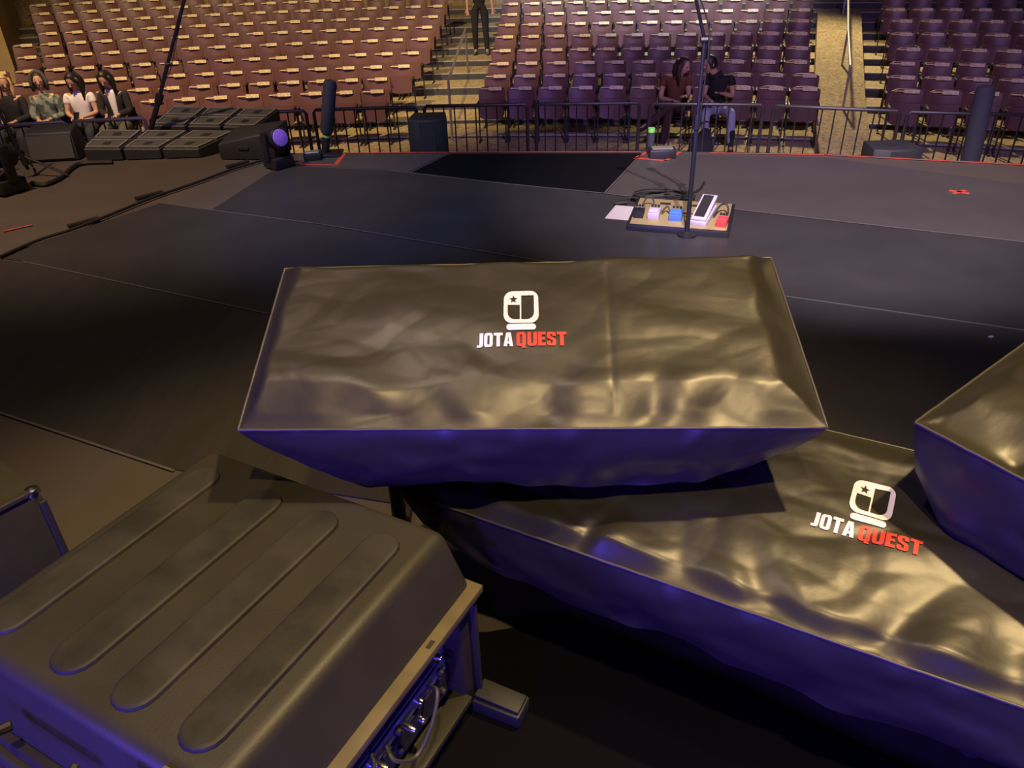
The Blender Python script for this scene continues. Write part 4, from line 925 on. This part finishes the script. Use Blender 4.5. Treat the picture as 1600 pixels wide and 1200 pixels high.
def person(label, loc, rz, J, shirt, trousers, shoe, hair, hair_len, sleeve='short', phone=False, cat='person', hood=None, inner=None, hem=-0.02):
    """J: joint dictionary in local space (facing -y)."""
    t = thing('person', label, cat, loc, rz)
    V = {k: Vector(v) for k, v in J.items() if k not in ('yaw', 'pitch')}
    s = Sk()
    pel = s.chain(None, [V['pelvis']], [(0.105, 0.09)])
    ch = s.chain(pel, [V['pelvis'].lerp(V['chest'], 0.5), V['chest'], V['neck']], [(0.115, 0.09), (0.135, 0.095), 0.055])
    chest = 2; neckT = s.chain(ch, [V['head'] - Vector((0, 0, 0.05))], [0.052])
    for sd, n in ((-1, 'l'), (1, 'r')):
        hipv = V['pelvis'] + (V['hip_' + n] - V['pelvis'])
        kn = s.chain(pel, [V['hip_' + n], V['hip_' + n].lerp(V['knee_' + n], 0.5), V['knee_' + n], V['knee_' + n].lerp(V['ankle_' + n], 0.35), V['ankle_' + n], V['ankle_' + n] + V['toe_' + n] * 0.15 + Vector((0, 0, -0.05)), V['ankle_' + n] + V['toe_' + n] * 0.2 + Vector((0, 0, -0.055))], [0.066, 0.068, 0.054, 0.053, 0.036, 0.034, 0.022])
        w_i = s.chain(chest, [V['sho_' + n], V['sho_' + n].lerp(V['elb_' + n], 0.5), V['elb_' + n], V['elb_' + n].lerp(V['wri_' + n], 0.4), V['wri_' + n]], [0.055, 0.045, 0.037, 0.036, 0.024])
        dr = (V['wri_' + n] - V['elb_' + n]); hd_ = V.get('hand_' + n, dr)
        fingers(s, w_i, V['wri_' + n], hd_, Vector((0, 0, 1)) if abs(hd_.normalized().z) < 0.8 else Vector((0, -1, 0)), 1 if n == 'l' else -1)
    me = skin_mesh('person_body', s.v, s.e, s.r)
    mb = MB(); mb.v = [tuple(v.co) for v in me.vertices]; mb.f = [tuple(p.vertices) for p in me.polygons]
    M, pt = head_geo(mb, V['head'], J.get('yaw', 0), J.get('pitch', 0)); bpy.data.meshes.remove(me)
    bo = obj('body', mb.mesh('body', smooth='all'), 'skin', t)
    rm = bo.modifiers.new('fuse', 'REMESH'); rm.mode = 'VOXEL'; rm.voxel_size = 0.0085; rm.use_smooth_shade = True
    for sd in (-1, 1): obj('eye', MB().lathe([(0.002, -0.008), (0.010, -0.003), (0.010, 0.003), (0.002, 0.008)], 8, pt(sd * 0.030, -0.083, 0.008)).mesh('eye', smooth=True), 'eye', t)
    obj('mouth', MB().tube([pt(-0.024, -0.082, -0.058), pt(0, -0.092, -0.060), pt(0.024, -0.082, -0.058)], 0.006, 6).mesh('mouth', smooth=True), 'lip', t)
    # hair cap
    n, m = 18, 10; vs = []
    for i in range(m + 1):
        ph = math.pi * 0.62 * i / m
        for j in range(n):
            a = 2 * math.pi * j / n; x, y, z = math.sin(ph) * math.cos(a), math.sin(ph) * math.sin(a), math.cos(ph)
            front = max(0.0, -y)
            lim = 1.0 if front < 0.35 else 1 - 0.62 * min(1, (front - 0.35) / 0.4)
            ph2 = ph * lim; x, y, z = math.sin(ph2) * math.cos(a), math.sin(ph2) * math.sin(a), math.cos(ph2)
            g = 1.0 + 0.05 * nz(x * 4, y * 4, z * 4 + loc[0])
            vs.append(M @ Vector((x * 0.088 * g, y * 0.108 * g + 0.006, z * 0.130 * g)) + V['head'])
    hb = MB().add(vs, [(i * n + j, i * n + (j + 1) % n, (i + 1) * n + (j + 1) % n, (i + 1) * n + j) for i in range(m) for j in range(n)])
    if hair_len > 0:
        for sd in (-1, 1):
            hb.tube([pt(sd * 0.072, 0.0, 0.06), pt(sd * 0.090, 0.005, -0.02), pt(sd * 0.095, -0.012, -0.10) , pt(sd * 0.088, -0.03, -0.12) + Vector((0, 0, -hair_len))], [0.03, 0.036, 0.038, 0.014], 8)
        hb.tube([pt(0, 0.07, 0.05), pt(0, 0.098, -0.05), pt(0, 0.10, -0.12), pt(0, 0.085, -0.12) + Vector((0, 0, -hair_len))], [0.07, 0.078, 0.072, 0.03], 10)
    obj('hair', hb.mesh('hair', smooth='all'), hair, t)
    # shirt
    g = Sk(); p0 = g.chain(None, [V['pelvis'] + Vector((0, 0, hem))], [(0.172, 0.145)])
    c1 = g.chain(p0, [V['pelvis'].lerp(V['chest'], 0.5), V['chest']], [(0.148, 0.12), (0.160, 0.122)]); g.chain(c1, [V['chest'].lerp(V['neck'], 0.6), V['neck'] + Vector((0, 0, 0.005))], [(0.13, 0.105), 0.072])
    for nme in 'lr':
        pts = [V['sho_' + nme], V['sho_' + nme].lerp(V['elb_' + nme], 0.55)]; rr = [0.066, 0.058]
        if sleeve == 'long': pts += [V['elb_' + nme], V['elb_' + nme].lerp(V['wri_' + nme], 0.9)]; rr += [0.055, 0.042]
        g.chain(2, pts, rr)
    obj('jacket' if sleeve == 'long' else 'shirt', skin_mesh('shirt', g.v, g.e, g.r), shirt, t)
    if inner:
        c = V['chest'].lerp(V['pelvis'], 0.2) + Vector((0, -0.108, 0)); d = (V['neck'] - V['pelvis'])
        ip = MB().grid(lambda u, v: V['pelvis'].lerp(V['neck'], 0.2 + 0.75 * v) + Vector(((u - 0.5) * (0.07 + 0.06 * v), -0.112 + 0.04 * v * v * v - 0.012 * (1 - (2 * u - 1) ** 2), 0)), 6, 8)
        io = obj('inner_shirt', ip.mesh('inner_shirt', smooth='all'), inner, t); so = io.modifiers.new('s', 'SOLIDIFY'); so.thickness = 0.02
    if hood:
        hv = []
        ho = MB().tube([pt(-0.09, -0.02, -0.13), pt(-0.105, -0.02, 0.0), pt(-0.07, -0.01, 0.11), pt(0, -0.005, 0.145), pt(0.07, -0.01, 0.11), pt(0.105, -0.02, 0.0), pt(0.09, -0.02, -0.13)], 0.026, 8)
        ho.tube([pt(0, 0.06, 0.10), pt(0, 0.10, 0), pt(0, 0.09, -0.12)], [0.08, 0.095, 0.08], 10)
        obj('hood', ho.mesh('hood', smooth='all'), hood, t)
    # trousers and shoes
    g = Sk(); p0 = g.chain(None, [V['pelvis']], [(0.168, 0.140)]); g.chain(p0, [V['pelvis'].lerp(V['chest'], 0.20), V['pelvis'].lerp(V['chest'], 0.34)], [(0.150, 0.122), (0.134, 0.11)])
    for nme in 'lr':
        g.chain(0, [V['hip_' + nme], V['hip_' + nme].lerp(V['knee_' + nme], 0.5), V['knee_' + nme], V['knee_' + nme].lerp(V['ankle_' + nme], 0.4), V['knee_' + nme].lerp(V['ankle_' + nme], 1.0)], [0.104, 0.090, 0.070, 0.066, 0.052])
    obj('trousers', skin_mesh('trousers', g.v, g.e, g.r), trousers, t)
    for nme in 'lr':
        a = V['ankle_' + nme]; tv = V['toe_' + nme]
        g = Sk(); g.chain(None, [a + Vector((0, 0, 0.04 if shoe[1] == 0 else shoe[1])), a + Vector((0, 0, -0.01)), a - tv * 0.04 + Vector((0, 0, -0.045)), ], [0.046, 0.046, 0.042])
        g.chain(1, [a + tv * 0.10 + Vector((0, 0, -0.045)), a + tv * 0.20 + Vector((0, 0, -0.052))], [(0.046, 0.038), (0.038, 0.028)])
        obj('shoe', skin_mesh('shoe', g.v, g.e, g.r), shoe[0], t)
    if phone:
        ph_ = (V['wri_l'] + V['wri_r']) / 2 + Vector((0, -0.07, 0.03))
        p = thing('phone', 'dark phone held by the ' + phone, 'phone', Matrix.Translation(loc) @ Matrix.Rotation(rz, 4, 'Z') @ ph_, rz)
        obj('body', MB().box((0, 0, 0), (0.075, 0.012, 0.15), Matrix.Rotation(-0.9, 3, 'X')).mesh('body', 0.004, 2, True), 'phone', p)
        obj('screen', MB().box((0, 0.006, 0.005), (0.068, 0.003, 0.14), Matrix.Rotation(-0.9, 3, 'X')).mesh('screen'), 'phone', p)
    return t
def seated(**kw):
    J = dict(pelvis=(0, -0.10, 0.53), chest=(0, -0.13, 0.86), neck=(0, -0.14, 1.06), head=(0, -0.16, 1.20),
             hip_l=(-0.10, -0.16, 0.51), hip_r=(0.10, -0.16, 0.51), knee_l=(-0.14, -0.56, 0.52), knee_r=(0.14, -0.56, 0.52), ankle_l=(-0.13, -0.60, 0.09), ankle_r=(0.13, -0.60, 0.09), toe_l=(0, -1, 0), toe_r=(0, -1, 0),
             sho_l=(-0.17, -0.13, 0.98), sho_r=(0.17, -0.13, 0.98), elb_l=(-0.205, -0.20, 0.72), elb_r=(0.205, -0.20, 0.72), wri_l=(-0.07, -0.42, 0.70), wri_r=(0.07, -0.42, 0.70))
    J.update(kw); return J
def seat_loc(key): k = people_seats[key]; th = seat_xy[k]; return arc(rowr[0], th, rowfloor[0]), -th
l, r = seat_loc('p_blond'); person('person with blond hair sitting at the left edge of the picture', l, r, seated(yaw=0.6, pitch=0.2), 'cloth_black', 'cloth_navy', ('cloth_black', 0), 'hair_blond', 0.16, 'long')
l, r = seat_loc('p_camo'); person('person in a grey green patterned hooded jacket sitting before the seats', l, r, seated(yaw=0.25, pitch=0.05), 'cloth_camo', 'cloth_navy', ('cloth_black', 0), 'hair_brown', 0.0, 'long', hood='cloth_olive')
l, r = seat_loc('p_white'); person('person with long black hair in a white t-shirt looking down at a phone', l, r, seated(head=(0.0, -0.21, 1.18), yaw=-0.35, pitch=0.5), 'cloth_white', 'cloth_navy', ('cloth_white', 0), 'hair_black', 0.16, 'short', phone='person in the white t-shirt')
l, r = seat_loc('p_jacket'); person('person in a black jacket over a white shirt looking down at a phone', l, r, seated(head=(-0.03, -0.22, 1.18), yaw=-0.2, pitch=0.5), 'cloth_black', 'cloth_olive', ('cloth_lilac', 0), 'hair_black', 0.12, 'long', phone='person in the black jacket', inner='cloth_white')
l, r = seat_loc('p_rust'); person('person in a rust brown shirt sitting with crossed legs behind the barrier', l, r, seated(head=(0.10, -0.24, 1.14), neck=(0.05, -0.20, 1.02), chest=(0.02, -0.17, 0.84), yaw=0.9, pitch=0.2, knee_l=(-0.06, -0.54, 0.56), knee_r=(-0.02, -0.52, 0.66), ankle_r=(-0.34, -0.66, 0.42), toe_r=(-0.8, -0.5, -0.2), wri_l=(-0.02, -0.45, 0.70), wri_r=(0.15, -0.36, 0.75), elb_l=(-0.20, -0.28, 0.70)), 'cloth_rust', 'cloth_maroon', ('cloth_black', 0), 'hair_brown', 0.12, 'short')
l, r = seat_loc('p_jeans'); l = l + Vector((0.17, 0, 0)); person('person in black top and pale jeans leaning towards a neighbour behind the barrier', l, r, seated(head=(-0.16, -0.24, 1.16), neck=(-0.09, -0.20, 1.05), chest=(-0.03, -0.16, 0.86), yaw=-1.1, pitch=0.15, knee_l=(-0.16, -0.52, 0.53), ankle_l=(-0.14, -0.50, 0.09), knee_r=(0.20, -0.50, 0.53), ankle_r=(0.24, -0.58, 0.09), wri_r=(0.05, -0.34, 0.78), wri_l=(-0.13, -0.40, 0.71)), 'cloth_black', 'cloth_jeans', ('cloth_black', 0.24), 'hair_black', 0.0, 'short')
# person walking down the stairs
pz = rowfloor[6]; pl = PY(752, 82, 18.05)
person('person in black shirt and trousers standing on the left stairs', Vector((pl.x, pl.y, pz)), 0.0,
       dict(pelvis=(0, 0, 0.98), chest=(0, -0.02, 1.32), neck=(0, -0.01, 1.53), head=(0, -0.03, 1.655), hip_l=(-0.10, 0, 0.94), hip_r=(0.10, 0, 0.94), knee_l=(-0.11, -0.05, 0.52), knee_r=(0.12, -0.04, 0.50), ankle_l=(-0.11, 0.03, 0.09), ankle_r=(0.13, -0.04, 0.09), toe_l=(-0.2, -1, 0), toe_r=(0.1, -1, 0),
            sho_l=(-0.19, 0, 1.46), sho_r=(0.19, 0, 1.46), elb_l=(-0.25, 0.02, 1.17), elb_r=(0.26, 0.02, 1.17), wri_l=(-0.25, -0.06, 0.92), wri_r=(0.28, -0.06, 0.92), yaw=0, pitch=0), 'cloth_black', 'cloth_black', ('cloth_olive', 0), 'hair_black', 0.0, 'short', hem=-0.09)
# bag on the floor between the couple
k1, r1 = seat_loc('p_rust'); k2, r2 = seat_loc('p_jeans'); bp_ = (k1 + k2) / 2 + Vector((0.02, -0.86, 0))
bgm = MB().add([(-0.17, -0.08, 0), (0.17, -0.08, 0), (0.17, 0.12, 0), (-0.17, 0.12, 0), (-0.15, -0.06, 0.2), (0.15, -0.06, 0.2), (0.16, 0.10, 0.2), (-0.16, 0.10, 0.2), (0.02, 0.0, 0.40), (0.12, 0.0, 0.38), (0.12, 0.06, 0.38), (0.02, 0.06, 0.40)],
               [(3, 2, 1, 0), (0, 1, 5, 4), (1, 2, 6, 5), (2, 3, 7, 6), (3, 0, 4, 7), (4, 5, 9, 8), (5, 6, 10, 9), (6, 7, 11, 10), (7, 4, 8, 11), (8, 9, 10, 11)])
t = thing('shoulder_bag', 'slouched dark bag on the floor between the seated couple', 'bag', bp_, 0.1)
obj('body', bgm.mesh('body', 0.02, 2, True), 'cloth_navy', t)
obj('strap', MB().tube(cable_pts([(-0.12, 0, 0.24), (-0.04, 0, 0.46), (0.08, 0, 0.48), (0.12, 0.02, 0.36)]), 0.010, 6).mesh('strap', smooth=True), 'cloth_black', t)
